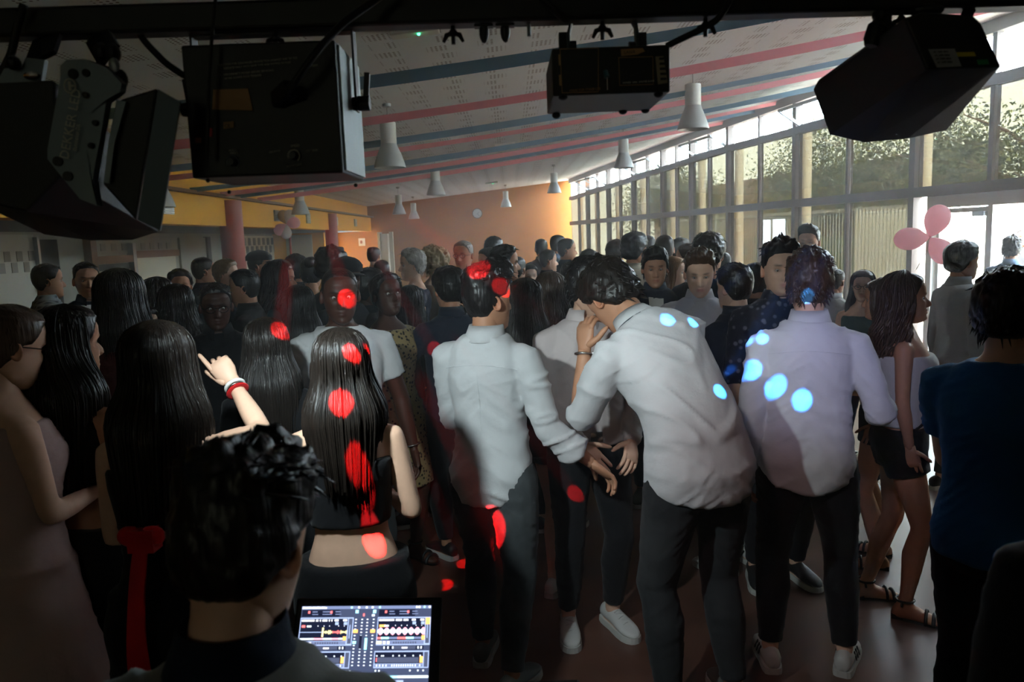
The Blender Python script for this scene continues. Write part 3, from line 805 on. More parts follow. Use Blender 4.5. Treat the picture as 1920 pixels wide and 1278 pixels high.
LONG = {
    'straight': dict(len=.42, w=.122, d=.152, arc=104, thick=.018, locks=150, taper=.15),
    'longer': dict(len=.55, w=.130, d=.158, arc=106, thick=.018, locks=170, taper=.18),
    'mid': dict(len=.26, w=.118, d=.140, arc=108, thick=.019, locks=120, taper=.05),
    'bob': dict(len=.16, w=.122, d=.128, arc=112, thick=.026, locks=120, taper=-.05),
    'wavy': dict(len=.34, w=.135, d=.150, arc=112, thick=.026, locks=150, taper=.05, wave=.008, curl=.006),
    'curly': dict(len=.38, w=.155, d=.155, arc=122, thick=.034, locks=220, taper=.10, wave=.010, curl=.013),
}

def bake():
    """evaluate every voxel remesh at once, add folds to cloth and join heads and hands to bodies"""
    for ob, vx, it, ex in PENDING:
        m = ob.modifiers.new('remesh', 'REMESH'); m.mode = 'VOXEL'; m.voxel_size = vx; m.adaptivity = 0
        m = ob.modifiers.new('smooth', 'SMOOTH'); m.factor = .5; m.iterations = it
    dg = bpy.context.evaluated_depsgraph_get()
    out = []
    for ob, vx, it, ex in PENDING:
        me = ob.evaluated_get(dg).to_mesh()
        nv = len(me.vertices); V = np.empty(nv*3, np.float32); me.vertices.foreach_get('co', V); V = V.reshape(-1, 3).astype(float)
        Nn = np.empty(nv*3, np.float32); me.vertices.foreach_get('normal', Nn); Nn = Nn.reshape(-1, 3)
        nl = len(me.loops); L_ = np.empty(nl, np.int32); me.loops.foreach_get('vertex_index', L_)
        npoly = len(me.polygons); lt = np.empty(npoly, np.int32); me.polygons.foreach_get('loop_total', lt)
        ls = np.empty(npoly, np.int32); me.polygons.foreach_get('loop_start', ls)
        q = lt == 4; t = lt == 3
        Q = L_[ls[q][:, None]+np.arange(4)]; T = L_[ls[t][:, None]+np.arange(3)]
        out.append((V, Nn, Q, T)); ob.evaluated_get(dg).to_mesh_clear()
    for (ob, vx, it, ex), (V, Nn, Q, T) in zip(PENDING, out):
        ob.modifiers.clear()
        old = ob.data; mats = [m for m in old.materials]; nm = ob.name.split('.')[0]
        if isinstance(ex, MB):
            mb = MB(); mb.add(V, Q, T)
            eV, eQ, eT, et, emi = ex.arrays()
            V2 = np.vstack([V, eV]); Q2 = np.vstack([Q, eQ+len(V)]); T2 = np.vstack([T, eT+len(V)])
            mi = np.concatenate([np.zeros(len(Q), int), emi[:len(eQ)], np.zeros(len(T), int), emi[len(eQ):]])
            tn = np.vstack([np.ones((len(V), 3)), et])
            ob.data = np_mesh(nm, V2, Q2, T2, mats, mi, True, tn)
        else:
            amp, sd = ex
            if amp:
                p = V+sd*1.37
                wq = np.stack([vnoise(p*3.1), vnoise(p*3.1+9.1), vnoise(p*3.1+17.7)], -1)*.09
                pw = p+wq
                ax_ = np.abs(V[:, 0]); dgn = V[:, 2]+.55*ax_+wq[:, 2]          # folds fall from the sides to the middle
                msk = .25+.75*sstep(vnoise(p*2.3+4), -.25, .45)
                n1 = vnoise(np.stack([pw[:, 0]*3.2, pw[:, 1]*3.2, dgn*11], -1)); n1 = (1-np.abs(n1)*1.6)
                n1 = np.sign(n1)*np.abs(n1)**1.5
                n2 = vnoise(np.stack([pw[:, 0]*7, pw[:, 1]*7, pw[:, 2]*3.0], -1))
                d2 = V[:, 2]-.45*ax_+wq[:, 0]*1.4
                n3 = np.clip(1-np.abs(vnoise(np.stack([pw[:, 0]*4.5+31, pw[:, 1]*4.5, d2*17], -1)))*2.2, 0, 1)**2
                m3 = sstep(vnoise(p*3.7+11), -.1, .5)
                n4 = np.clip(1-np.abs(vnoise(np.stack([pw[:, 0]*9+7, pw[:, 1]*9, (V[:, 2]+.8*ax_)*26+wq[:, 1]*20], -1)))*2.0, 0, 1)**2
                V = V+Nn*(amp*(n1*.75*msk+n2*.75+n3*m3*1.1+n4*(1-m3)*.55))[:, None]
            ob.data = np_mesh(nm, V, Q, T, mats, None, True)
        bpy.data.meshes.remove(old)
    PENDING.clear()
# ------------------------------------------------------------------ the room
def facX(Y): return 6.77-.177*Y
def ceilZ(X): return 3.05+.09*(X+4.65)
def sillZ(Y): return float(np.interp(Y, [14.8, 26.3], [3.32, 3.02]))
YB, YF = 27.0, -4.0            # far wall, wall behind the camera
XL, XR_ = -4.65, -7.5          # beam line on the left, back of the serving recess

M_yel = plain('yellow_wall_paint', srgb(236, 168, 22), .7, noise=.06, scale=2, bump=.05)
M_org = plain('orange_wall_paint', srgb(168, 102, 24), .75, noise=.06, scale=1.5, bump=.05)
M_brn = plain('brown_ledge', srgb(120, 80, 48), .6)
M_red = plain('red_column_paint', srgb(160, 66, 48), .45, noise=.05)
M_gry = plain('recess_wall_paint', srgb(150, 152, 140), .7, noise=.06, scale=3)
M_cream = plain('cream_panel', srgb(205, 198, 172), .7, noise=.05)
M_wht = plain('white_paint', srgb(225, 225, 218), .5)
M_frame = plain('brown_window_frame', srgb(98, 84, 76), .5)
M_alu = plain('grey_aluminium', srgb(150, 155, 158), .35, metal=.6)
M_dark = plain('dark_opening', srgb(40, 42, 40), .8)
M_tileg = plain('grey_tile', srgb(105, 110, 105), .35)
M_black = plain('black_metal', (.010, .010, .011), .45)
M_blackg = plain('black_rubber', (.012, .012, .012), .6)

def ceiling_mat():
    m, nt, p, N, L = new_mat('perforated_ceiling')
    p.inputs['Roughness'].default_value = .85
    tc = N('ShaderNodeTexCoord')
    vo = N('ShaderNodeTexVoronoi'); vo.inputs['Scale'].default_value = 26; vo.inputs['Randomness'].default_value = 0; L(tc.outputs['Object'], vo.inputs['Vector'])
    lt = N('ShaderNodeMath'); lt.operation = 'LESS_THAN'; lt.inputs[1].default_value = .30; L(vo.outputs['Distance'], lt.inputs[0])
    br = N('ShaderNodeTexBrick'); br.inputs['Scale'].default_value = 1.6; br.inputs['Mortar Size'].default_value = .085; br.inputs['Mortar Smooth'].default_value = 0
    br.inputs['Brick Width'].default_value = .62; br.inputs['Row Height'].default_value = .46; br.inputs['Color1'].default_value = (1, 1, 1, 1); br.inputs['Color2'].default_value = (1, 1, 1, 1); br.inputs['Mortar'].default_value = (0, 0, 0, 1)
    L(tc.outputs['Object'], br.inputs['Vector'])
    mu = N('ShaderNodeMath'); mu.operation = 'MULTIPLY'; L(lt.outputs[0], mu.inputs[0]); L(br.outputs['Color'], mu.inputs[1])
    mx = N('ShaderNodeMix'); mx.data_type = 'RGBA'; L(mu.outputs[0], mx.inputs['Factor']); mx.inputs['A'].default_value = col4(srgb(230, 238, 240)); mx.inputs['B'].default_value = col4(srgb(130, 126, 122))
    L(mx.outputs['Result'], p.inputs['Base Color']); return m
def floor_mat():
    m, nt, p, N, L = new_mat('reddish_floor')
    tc = N('ShaderNodeTexCoord'); nz = N('ShaderNodeTexNoise'); nz.inputs['Scale'].default_value = 3; nz.inputs['Detail'].default_value = 8; L(tc.outputs['Object'], nz.inputs['Vector'])
    rp = N('ShaderNodeValToRGB'); L(nz.outputs['Fac'], rp.inputs[0])
    rp.color_ramp.elements[0].color = col4(srgb(82, 54, 44)); rp.color_ramp.elements[1].color = col4(srgb(104, 70, 58)); rp.color_ramp.elements[0].position = .3; rp.color_ramp.elements[1].position = .7
    L(rp.outputs[0], p.inputs['Base Color'])
    mr = N('ShaderNodeMapRange'); L(nz.outputs['Fac'], mr.inputs['Value']); mr.inputs['To Min'].default_value = .26; mr.inputs['To Max'].default_value = .42; L(mr.outputs[0], p.inputs['Roughness'])
    return m
def glass_mat(name, tint, rough=.0):
    m = bpy.data.materials.new(name); m.use_nodes = True; nt = m.node_tree; nt.nodes.clear()
    N = nt.nodes.new; L = nt.links.new; out = N('ShaderNodeOutputMaterial'); tr = N('ShaderNodeBsdfTransparent'); gl = N('ShaderNodeBsdfGlossy'); mx = N('ShaderNodeMixShader'); fr = N('ShaderNodeFresnel')
    tr.inputs['Color'].default_value = col4(tint); gl.inputs['Roughness'].default_value = .02; 
    ge = N('ShaderNodeNewGeometry'); mi_ = N('ShaderNodeMapRange'); mi_.inputs['To Min'].default_value = 1.5; mi_.inputs['To Max'].default_value = 1/1.5   # same reflectance from both sides of a thin pane
    L(ge.outputs['Backfacing'], mi_.inputs['Value']); L(mi_.outputs[0], fr.inputs['IOR'])
    L(fr.outputs[0], mx.inputs[0]); L(tr.outputs[0], mx.inputs[1]); L(gl.outputs[0], mx.inputs[2]); L(mx.outputs[0], out.inputs['Surface']); return m
M_glass_t = glass_mat('bronze_tinted_glass', (.205, .19, .15))
M_glass_c = glass_mat('clear_glass', (.95, .97, .97))

def quadbox(name, pts_xy, z0, z1, mat, parent=None):
    """vertical-sided block over a floor polygon"""
    b = np.array([[x, y, z0] for x, y in pts_xy]); t = np.array([[x, y, z1] for x, y in pts_xy])
    mb = MB(); mb.prism(b, t); return mb.build(name, mat, parent)

mb = MB(); mb.box((0, 11.5, -.05), (17, 31.4, .1)); struct(mb.build('floor', floor_mat()))
# ceiling: a slab that rises to the window side
y0, y1 = YF, YB+.2
mb = MB(); q = [(XL-.45, y0), (facX(y0)+.15, y0), (facX(y1)+.15, y1), (XL-.45, y1)]
mb.prism([(x, y, ceilZ(x)) for x, y in q], [(x, y, ceilZ(x)+.15) for x, y in q]); struct(mb.build('ceiling', ceiling_mat()))
# far wall and wall behind the camera
quadbox_s = lambda *a: struct(quadbox(*a))
quadbox_s('wall_back', [(-5.87, YB), (facX(YB)+.2, YB), (facX(YB)+.2, YB+.2), (-5.87, YB+.2)], 0, 4.2, M_org)
wf = lambda xa, xb, za, zb: quadbox_s('wall_front', [(xa, YF-.2), (xb, YF-.2), (xb, YF), (xa, YF)], za, zb, M_cream)
wf(XR_, -2.4, 0, 4.4); wf(-1.0, 8, 0, 4.4); wf(-2.4, -1.0, 0, 1.6); wf(-2.4, -1.0, 2.6, 4.4)
w = struct(empty('window_30', (-1.7, YF-.1, 2.1))); mb = MB(); mb.box((0, 0, 0), (1.4, .008, 1.0)); mb.build('pane', M_glass_t, w)  # window added behind the camera to light the backs of the fixtures
mb = MB(); [mb.box(c, d) for c, d in (((0, 0, .48), (1.4, .08, .05)), ((0, 0, -.48), (1.4, .08, .05)), ((.68, 0, 0), (.05, .08, 1.0)), ((-.68, 0, 0), (.05, .08, 1.0)))]; mb.build('window_frame', M_frame, w)
# left: yellow beam, ledge, upper wall, recess
quadbox_s('wall_left', [(XR_-.2, YF), (XR_, YF), (XR_, 25.2), (XR_-.2, 25.2)], 0, 4.0, M_gry)
quadbox_s('wall_alcove', [(XR_-.2, 25.2), (-5.87, 25.2), (-5.87, 25.35), (XR_-.2, 25.35)], 0, 4.0, M_yel)
mb = MB(); mb.box((XL-.17, (YF+YB)/2, (2.20+2.67)/2), (.34, YB-YF, .47)); beam = struct(mb.build('trim_1', M_yel))
mb = MB(); mb.box((XL-.20, (YF+YB)/2, (2.67+3.2)/2), (.20, YB-YF, .53)); struct(mb.build('trim_2', M_yel))
mb = MB(); mb.box((XL-.06, (YF+YB)/2, 2.675), (.34, YB-YF, .045)); struct(mb.build('trim_3', M_brn))
mb = MB(); mb.box(((XL-.34+XR_)/2, (YF+YB)/2, 2.25), (XL-.34-XR_, YB-YF, .1)); struct(mb.build('trim_4', plain('recess_soffit', srgb(120, 118, 108), .8)))
for Y in (8.2, 10.9, 13.5, 16.0, 18.5, 21.5, 24.2):
    e = empty('air_vent', (XL, Y, 2.44))
    mb = MB(); mb.box((.012, 0, 0), (.024, .34, .22)); mb.build('frame', M_alu, e)
    for k in range(6):
        m2 = MB(); m2.box((.028, 0, -.085+.034*k), (.012, .30, .012)); m2.build('slat', M_wht, e)
    tag(e, 'grey slatted air vent on the yellow beam, '+{8.2: 'hidden behind the first stage light', 10.9: 'beside the leftmost pendant lamp', 13.5: 'just right of the thick red column', 16.0: 'behind the raised balloon cluster', 18.5: 'left of the thin red column', 21.5: 'just right of the thin red column', 24.2: 'farthest one towards the orange wall'}[Y], 'vent', 'air vents on the yellow beam')
# two red columns
for px, r, lab in ((432, .19, 'thick dark red round column under the yellow beam'), (622, .165, 'thinner far red round column under the yellow beam')):
    Y = 4.78*FPX/(960-px); mb = MB(); mb.lathe([(r, 0), (r, 2.62)], 28, cap0=True, cap1=True)
    c = mb.build('column', M_red, smooth=False, loc=(XL+.02, Y, 0)); smooth_edges(c); tag(c, lab, 'column', kind='thing')
    m2 = MB(); m2.lathe([(r+.015, 0), (r+.015, .10), (r, .11)], 28); m2.build('base_ring', M_brn, c)

# recess wall fittings (serving hatches, tile panels)
def on_recess(px): return -XR_*FPX/(960-px)
def tile_panel(name, px0, px1, z0, z1, rows, label, base, size=(.15, .16), proud=.02):
    Ya, Yb_ = on_recess(px0), on_recess(px1)
    e = empty(name, (XR_, 0, 0)); mb = MB(); mb.box((proud/2+.002, (Ya+Yb_)/2, (z0+z1)/2), (proud, Yb_-Ya, z1-z0)); mb.build('panel', base, e)
    me = None; n = int((Yb_-Ya)/size[0])
    for r_, zc in enumerate(rows):
        for k in range(n):
            if (k+r_) % 2: continue
            if me is None:
                m2 = MB(); m2.box((0, 0, 0), (.012, size[0]*.94, size[1]*.96)); me = m2.mesh('tile', [M_tileg])
            o = bpy.data.objects.new('tile', me); C.objects.link(o); o.parent = e; o.location = (proud+.005, Ya+(k+.5)*size[0], zc)
    tag(e, label, 'tile panel'); return e
tile_panel('tile_panel', -60, 78, .9, 2.16, (1.83, 1.66), 'checkered grey and white tile panel at the far left of the recess', plain('white_tile', srgb(176, 182, 172), .35))
tile_panel('tile_panel', 456, 538, .9, 2.15, (1.98, 1.74), 'checkered grey and white tile panel right of the thick red column', plain('white_tile2', srgb(222, 216, 196), .4), (.22, .22))
tile_panel('tile_panel', 178, 335, 1.80, 2.14, (1.93,), 'grey tile strip above the two serving hatches', plain('white_tile3', srgb(130, 132, 122), .4), (.2, .14))
def wall_box(name, px0, px1, z0, z1, th, mat, parent, out=0.0):
    Ya, Yb_ = on_recess(px0), on_recess(px1); mb = MB(); mb.box((out+th/2+.002, (Ya+Yb_)/2, (z0+z1)/2), (th, Yb_-Ya, z1-z0)); return mb.build(name, mat, parent)
e = empty('serving_hatch', (XR_, 0, 0)); tag(e, 'serving hatch with dark opening and brown header at the left', 'hatch')
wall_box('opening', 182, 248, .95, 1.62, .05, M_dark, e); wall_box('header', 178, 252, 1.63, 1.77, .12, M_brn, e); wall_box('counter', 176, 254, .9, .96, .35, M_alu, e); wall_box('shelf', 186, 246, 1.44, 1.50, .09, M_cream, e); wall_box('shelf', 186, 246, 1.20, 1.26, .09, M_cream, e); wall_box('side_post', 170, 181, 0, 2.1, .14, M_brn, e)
e = empty('serving_hatch', (XR_, 0, 0)); tag(e, 'serving hatch closed by a cream roller shutter under a brown header', 'hatch')
wall_box('shutter', 257, 335, .95, 1.70, .06, M_cream, e); wall_box('header', 255, 338, 1.70, 1.84, .12, M_brn, e); wall_box('counter', 254, 340, .9, .96, .35, M_alu, e); wall_box('side_post', 250, 256, 0, 2.0, .13, M_alu, e)
d = struct(empty('door_2', (XR_, 0, 0))); wall_box('leaf', 80, 118, 0, 2.08, .05, M_dark, d); wall_box('door_frame', 76, 80, 0, 2.12, .09, M_alu, d)
d = struct(empty('door_3', (XR_, 0, 0))); wall_box('leaf', 346, 394, 0, 2.1, .05, M_gry, d); wall_box('door_frame', 394, 400, 0, 2.12, .10, M_dark, d)
# doors and panels on the far wall
def far_box(name, px0, px1, z0, z1, th, mat, parent, out=0.0, YB=YB):
    xa, xb = (px0-960)/FPX*YB, (px1-960)/FPX*YB; mb = MB(); mb.box(((xa+xb)/2, -out-th/2, (z0+z1)/2), (xb-xa, th, z1-z0)); return mb.build(name, mat, parent)
d = struct(empty('door_4', (0, 25.2, 0))); far_box('leaf', 548, 596, 0, 2.15, .06, M_cream, d, YB=25.2)
d = struct(empty('door_5', (0, YB, 0))); far_box('leaf', 727, 740, 0, 2.10, .50, plain('pale_door', srgb(196, 190, 168), .6), d); far_box('door_frame', 722, 726, 0, 2.16, .55, M_wht, d); far_box('door_frame', 740, 747, 0, 2.16, .16, M_cream, d)
d = struct(empty('door_6', (-5.87, 0, 0)))
for y_ in (25.4, 26.2, 26.96):
    mb = MB(); mb.box((0, y_, 1.1), (.06, .07, 2.2)); mb.build('door_frame', M_cream, d)
mb = MB(); mb.box((0, 26.2, 2.16), (.06, 1.6, .08)); mb.build('door_frame', M_cream, d)
for y_ in (25.8, 26.58):
    mb = MB(); mb.box((0, y_, 1.07), (.008, .70, 2.1)); mb.build('pane', M_glass_c, d)
e = empty('wall_notice', (0, YB, 0)); far_box('sheet', 682, 694, 1.72, 1.98, .02, M_wht, e); m_ = far_box('print', 685, 689, 1.80, 1.90, .004, M_red, e, .02); tag(e, 'small white notice with red print on the orange wall', 'notice')

# ---- window side
posts = [26.3, 24.3, 22.2, 20.1, 18.1, 16.5, 14.8, 12.5, 9.8, 7.4, 5.0]
ddir = np.array([-.177, 1, 0]); ddir /= np.linalg.norm(ddir); dn = np.array([ddir[1], -ddir[0], 0])   # along the facade, outward
def fp(Y, z, out=0.0): return np.array([facX(Y), Y, z])+dn*out
ZT = 2.21
def vbar(parent, name, Y, z0, z1, w, dpt, mat, out=0.0):
    mb = MB(); mb.bar(fp(Y, z0, out), fp(Y, z1, out), w, dpt, up=dn); return mb.build(name, mat, parent)
def pane(parent, Ya, Yb_, za0, zb0, za1, zb1, mat, name='pane', out=0.0):
    f = np.array([fp(Ya, za0, out), fp(Yb_, zb0, out), fp(Yb_, zb1, out), fp(Ya, za1, out)]); mb = MB(); mb.prism(f, f+dn*.008); return mb.build(name, mat, parent)
hopper_bays = {24.3: 1, 20.1: 1, 16.5: 1, 12.5: 1}
for i in range(len(posts)-1):
    Yb_, Ya = posts[i], posts[i+1]; w = struct(empty('window_%d' % (i+1)))
    cz = lambda Y: ceilZ(facX(Y))
    vbar(w, 'post', Ya, 0, cz(Ya)+.05, .10, .12, M_frame)
    mid = (Ya+Yb_)/2; door = (i == 8)
    if not door: vbar(w, 'mullion', mid, 0, cz(mid)+.05, .05, .08, M_frame)
    else: vbar(w, 'mullion', mid, ZT, cz(mid)+.05, .06, .08, M_frame)
    for nm, zf, h in (('transom', lambda Y: ZT, .12), ('sill', sillZ, .11)):
        mb = MB(); mb.bar(fp(Ya, zf(Ya)), fp(Yb_, zf(Yb_)), .12, h); mb.build(nm, M_frame, w)
    mb = MB(); mb.bar(fp(Ya, cz(Ya)-.06), fp(Yb_, cz(Yb_)-.06), .13, .16); mb.build('head_rail', M_frame if i > 20 else plain('pale_head_rail', srgb(150, 150, 150), .6), w)
    for a_, b_ in ((Ya, mid), (mid, Yb_)):
        if not door:
            pane(w, a_+.05, b_-.03, .12, .12, ZT-.06, ZT-.06, M_glass_t)
        pane(w, a_+.05, b_-.03, ZT+.06, ZT+.06, sillZ(a_)-.05, sillZ(b_)-.05, M_glass_t)
    mb = MB(); mb.bar(fp(Ya, .06), fp(Yb_, .06), .12, .12) if not door else mb.bar(fp(Ya, .006), fp(Yb_, .006), .12, .012); mb.build('bottom_rail', M_frame, w)
    # clerestory: fixed panes, or a hopper frame tilted into the room
    if Yb_ in hopper_bays:
        ztop = cz(mid)-.14
        tilt = math.radians(58); zs = sillZ(mid)+.06; hgt = ztop-zs
        A_, B_ = Ya+.10, Yb_-.10
        inn = -dn*math.sin(tilt)*hgt*1.15+np.array([0, 0, math.cos(tilt)*hgt*1.15])
        p0, p1 = fp(A_, zs), fp(B_, zs); p2, p3 = p1+inn, p0+inn
        hp = MB(); hp.bar(p0, p1, .04, .04); hp.bar(p2, p3, .04, .04); hp.bar(p0, p3, .04, .04); hp.bar(p1, p2, .04, .04); hp.bar((p0+p1)/2, (p2+p3)/2, .03, .03)
        h = hp.build('hopper_frame', M_alu, w); g = MB(); g.prism([p0, p1, p2, p3], np.array([p0, p1, p2, p3])+np.array([0, 0, .006])); g.build('hopper_pane', M_glass_c, h)
    else:
        for a_, b_ in ((Ya, mid), (mid, Yb_)):
            pane(w, a_+.05, b_-.03, sillZ(a_)+.05, sillZ(b_)+.05, cz(a_)-.12, cz(b_)-.12, M_glass_c)
quadbox_s('wall_right', [(facX(4.95)-.06, 4.95), (facX(4.95)+.2, 4.95), (facX(YF)+.2, YF), (facX(YF)-.06, YF)], 0, 4.3, M_cream)
# the open doorway bay: white outer frame with a glazed leaf
d = struct(empty('door_1'))
for Y, w_ in ((9.55, .10), (8.62, .07), (7.62, .08)): vbar(d, 'jamb', Y, 0, ZT-.06, w_, .10, M_wht, .06)
mb = MB(); mb.bar(fp(9.6, 2.08, .06), fp(7.5, 2.08, .06), .10, .14); mb.build('head', M_wht, d)
lf = MB()
for a, b in (((9.46, .05), (9.46, 2.0)), ((8.70, .05), (8.70, 2.0)), ((9.46, 1.97), (8.70, 1.97)), ((9.46, .1), (8.70, .1))): lf.bar(fp(a[0], a[1], .10), fp(b[0], b[1], .10), .05, .09, up=dn)
lf = lf.build('leaf', M_wht, d); pane(lf, 9.42, 8.74, .15, .15, 1.93, 1.93, M_glass_c, 'pane', .10)
mb = MB(); mb.box(fp(8.78, 1.92, .02), (.04, .22, .05)); mb.build('door_closer', M_alu, lf)

# white veranda columns a step outside the glass
pcol = {9.8: 'right beside the door', 12.5: 'second from the door', 14.8: 'third from the door', 16.5: 'fourth from the door', 18.1: 'fifth from the door', 20.1: 'sixth from the door', 22.2: 'seventh from the door', 24.3: 'eighth from the door', 26.3: 'at the far corner'}
mcol = MB(); mcol.lathe([(.085, 0), (.085, 3.9)], 20, cap0=True, cap1=True); mcol = mcol.mesh('veranda_column', [M_wht], True); mcol.set_sharp_from_angle(angle=.7)
for Y, lab in pcol.items():
    t0 = facX(Y)/Y*1.0+.012   # view slope just right of the post
    best = min(np.arange(Y-2, Y+6, .02), key=lambda q: abs(fp(q, 0, .85)[0]/fp(q, 0, .85)[1]-t0))
    o = bpy.data.objects.new('veranda_column', mcol); C.objects.link(o); o.location = tuple(fp(best, -.03, .85)); tag(o, 'white round veranda column outside the windows, '+lab, 'column', 'veranda columns outside the windows', kind='thing')
    b = bpy.data.objects.new('base_ring', None) if False else None
# ---- outside: paving, fence, trees
mb = MB(); mb.prism([(5.9, -12, -.03), (60, -12, -.03), (60, 60, -.03), (-2, 60, -.03), (-2, 27.3, -.03), (facX(27.2), 27.2, -.03)], [(5.9, -12, -.13), (60, -12, -.13), (60, 60, -.13), (-2, 60, -.13), (-2, 27.3, -.13), (facX(27.2), 27.2, -.13)])
struct(mb.build('ground', plain('sunlit_paving', srgb(205, 200, 188), .8, noise=.08, scale=1.2)))
M_fence = plain('fence_paint', srgb(150, 158, 150), .5)
fe = empty('fence'); tag(fe, 'pale vertical bar fence outside the windows and the door', 'fence')
fo = 5.0
for q in range(8):
    Y = -4+q*5.0; m2 = MB(); m2.bar(fp(Y, 0, fo), fp(Y, 2.35, fo), .08, .08, up=dn); m2.build('fence_post', M_fence, fe)
for z in (.15, 2.2):
    m2 = MB(); m2.bar(fp(-4, z, fo), fp(31, z, fo), .05, .06); m2.build('rail', M_fence, fe)
m2 = MB()
for q in range(int(35/.13)): m2.bar(fp(-4+.13*q, .1, fo), fp(-4+.13*q, 2.25, fo), .022, .022, up=dn)
b = m2.build('bars', M_fence, fe); b['kind'] = 'stuff'
M_leaf = [plain('leaf_a', srgb(74, 92, 44), .6), plain('leaf_b', srgb(104, 116, 58), .6), plain('leaf_c', srgb(54, 72, 40), .6)]
M_bark = plain('bark', srgb(96, 80, 62), .9, noise=.2, scale=8)
def tree(x, y, h, r, lab, n=15000, seed=1, zc=.62):
    g = np.random.default_rng(seed); e = empty('tree', (x, y, 0)); tag(e, lab, 'tree', 'trees outside the windows')
    mb = MB(); mb.tube([(0, 0, -.05), (.05, .03, h*.3), (.0, .08, h*.6), (.05, 0, h*.85)], [.16, .13, .09, .03], 10)
    for k in range(7):
        a = g.uniform(0, 6.28); z0 = h*g.uniform(.3, .6); mb.tube([(0, 0, z0), (math.cos(a)*r*.4, math.sin(a)*r*.4, z0+h*.14), (math.cos(a)*r*.8, math.sin(a)*r*.8, z0+h*.22)], [.06, .04, .012], 6)
    mb.build('trunk', M_bark, e)
    cl = g.normal(0, 1, (26, 3)); cl /= np.linalg.norm(cl, axis=1)[:, None]; cl = cl*g.uniform(.3, 1, (26, 1))*np.array([r, r, h*.36])+np.array([0, 0, h*zc])
    c = cl[g.integers(0, 26, n)]+g.normal(0, r*.20, (n, 3)); d1 = g.normal(0, 1, (n, 3)); d1 /= np.linalg.norm(d1, axis=1)[:, None]
    d2 = np.cross(d1, g.normal(0, 1, (n, 3))); d2 /= np.linalg.norm(d2, axis=1)[:, None]; s_ = g.uniform(.035, .065, (n, 1))
    V = np.stack([c-d1*s_, c+d2*s_*.5, c+d1*s_, c-d2*s_*.5], 1).reshape(-1, 3); Q = np.arange(4*n).reshape(n, 4)
    mb = MB(); mb.add(V, Q); V, Q, T, tn, mi = mb.arrays(); me = np_mesh('crown', V, Q, T, M_leaf, g.integers(0, 3, n))
    o = bpy.data.objects.new('crown', me); C.objects.link(o); o.parent = e; o['kind'] = 'stuff'
for i, (Y, o_, h, r, lab) in enumerate(((8.5, 9, 6.2, 2.3, 'leafy tree seen through the panes right of the balloons'), (12.5, 9.5, 5.6, 2.4, 'olive green tree behind the window left of the door'),
    (16.5, 8.5, 5.2, 2.2, 'rounded tree outside the middle windows'), (21, 9, 5.5, 2.4, 'tree outside the farther windows'), (27, 9.5, 5.5, 2.6, 'farthest tree beyond the last window'), (5.0, 12, 7, 2.8, 'tall tree at the right edge behind the door'), (32, 6, 5, 2.4, 'tree past the far corner of the hall'))):
    p = fp(Y, 0, o_); tree(p[0], p[1], h, r, lab, seed=20+i)
mb = MB(); mb.box((0, 0, .75), (.5, 30, 1.5)); hd = mb.build('hedge', plain('hedge_green', srgb(70, 86, 48), .9, noise=.5, scale=14, bump=1.0), loc=tuple(fp(16, 0, 7.2))); hd.rotation_euler = (0, 0, math.atan(.177)); tag(hd, 'long clipped hedge running behind the fence', 'hedge')
mb = MB(); mb.box((0, 0, 2.0), (.4, 26, 4.0)); hd = mb.build('neighbour_building', plain('neighbour_wall', srgb(120, 104, 84), .9, noise=.15, scale=2), loc=tuple(fp(33, 0, 10.5))); hd.rotation_euler = (0, 0, math.atan(.177)); tag(hd, 'brown building wall far outside the back windows', 'building')

mb = MB(); mb.box((0, 0, 1.1), (.3, 7, 2.2)); hd = mb.build('garden_wall', plain('garden_wall_white', srgb(232, 230, 222), .8), loc=tuple(fp(16.2, 0, 6.0))); hd.rotation_euler = (0, 0, math.atan(.177)); tag(hd, 'sunlit white garden wall behind the fence outside the door', 'wall')
# ------------------------------------------------------------------ the crowd
W1 = cloth('white', (.64, .64, .65)); W2 = cloth('offwhite', (.55, .53, .50)); WP = cloth('pale_pink', (.60, .42, .40)); CRM = cloth('cream', (.56, .50, .40))
BLK = cloth('black', (.010, .010, .012)); NAVY = cloth('navy', (.012, .018, .035)); CHAR = cloth('charcoal', (.030, .032, .036)); DRED = cloth('dark_red', (.07, .015, .015))
TEAL = cloth('teal', (.01, .07, .075)); BLUE = cloth('blue', (.02, .13, .34)); LBLUE = cloth('light_blue', (.16, .24, .36)); TAN_ = cloth('tan', (.30, .20, .13)); GREEN = cloth('green', (.02, .05, .03))
JEAN = cloth('grey_jean', (.020, .022, .025), 'denim', (.105, .115, .12)); DJEAN = cloth('dark_jean', (.022, .024, .026), 'denim', (.045, .048, .05)); BJEAN = cloth('blue_jean', (.02, .035, .06), 'denim', (.09, .12, .17))
PLAID = cloth('plaid', (.30, .34, .36), 'plaid', (.03, .04, .06)); LEO = cloth('leopard', (.30, .22, .10), 'leopard', (.012, .010, .008)); FLOR = cloth('floral', (.014, .016, .026), 'floral', (.12, .12, .14)); STRP = cloth('stripe', (.05, .06, .06), 'stripe', (.22, .24, .24))
LGREY = cloth('light_grey', (.24, .24, .23)); RIB = cloth('red_ribbon', (.60, .012, .015), rough=.5)
SHW = plain('shoe_white', (.60, .60, .58), .5, noise=.05, bump=.1); SHB = plain('shoe_black', (.015, .015, .016), .5); SHG = plain('shoe_grey', (.12, .12, .11), .6); SOLE = plain('shoe_sole', (.55, .55, .52), .6)
METAL = plain('bracelet_metal', (.6, .6, .58), .25, metal=1); GOLD = plain('gold', (.7, .5, .2), .3, metal=1); GLS = plain('glasses_frame', (.01, .01, .01), .3); CHROME = plain('chrome', (.75, .75, .75), .15, metal=1)

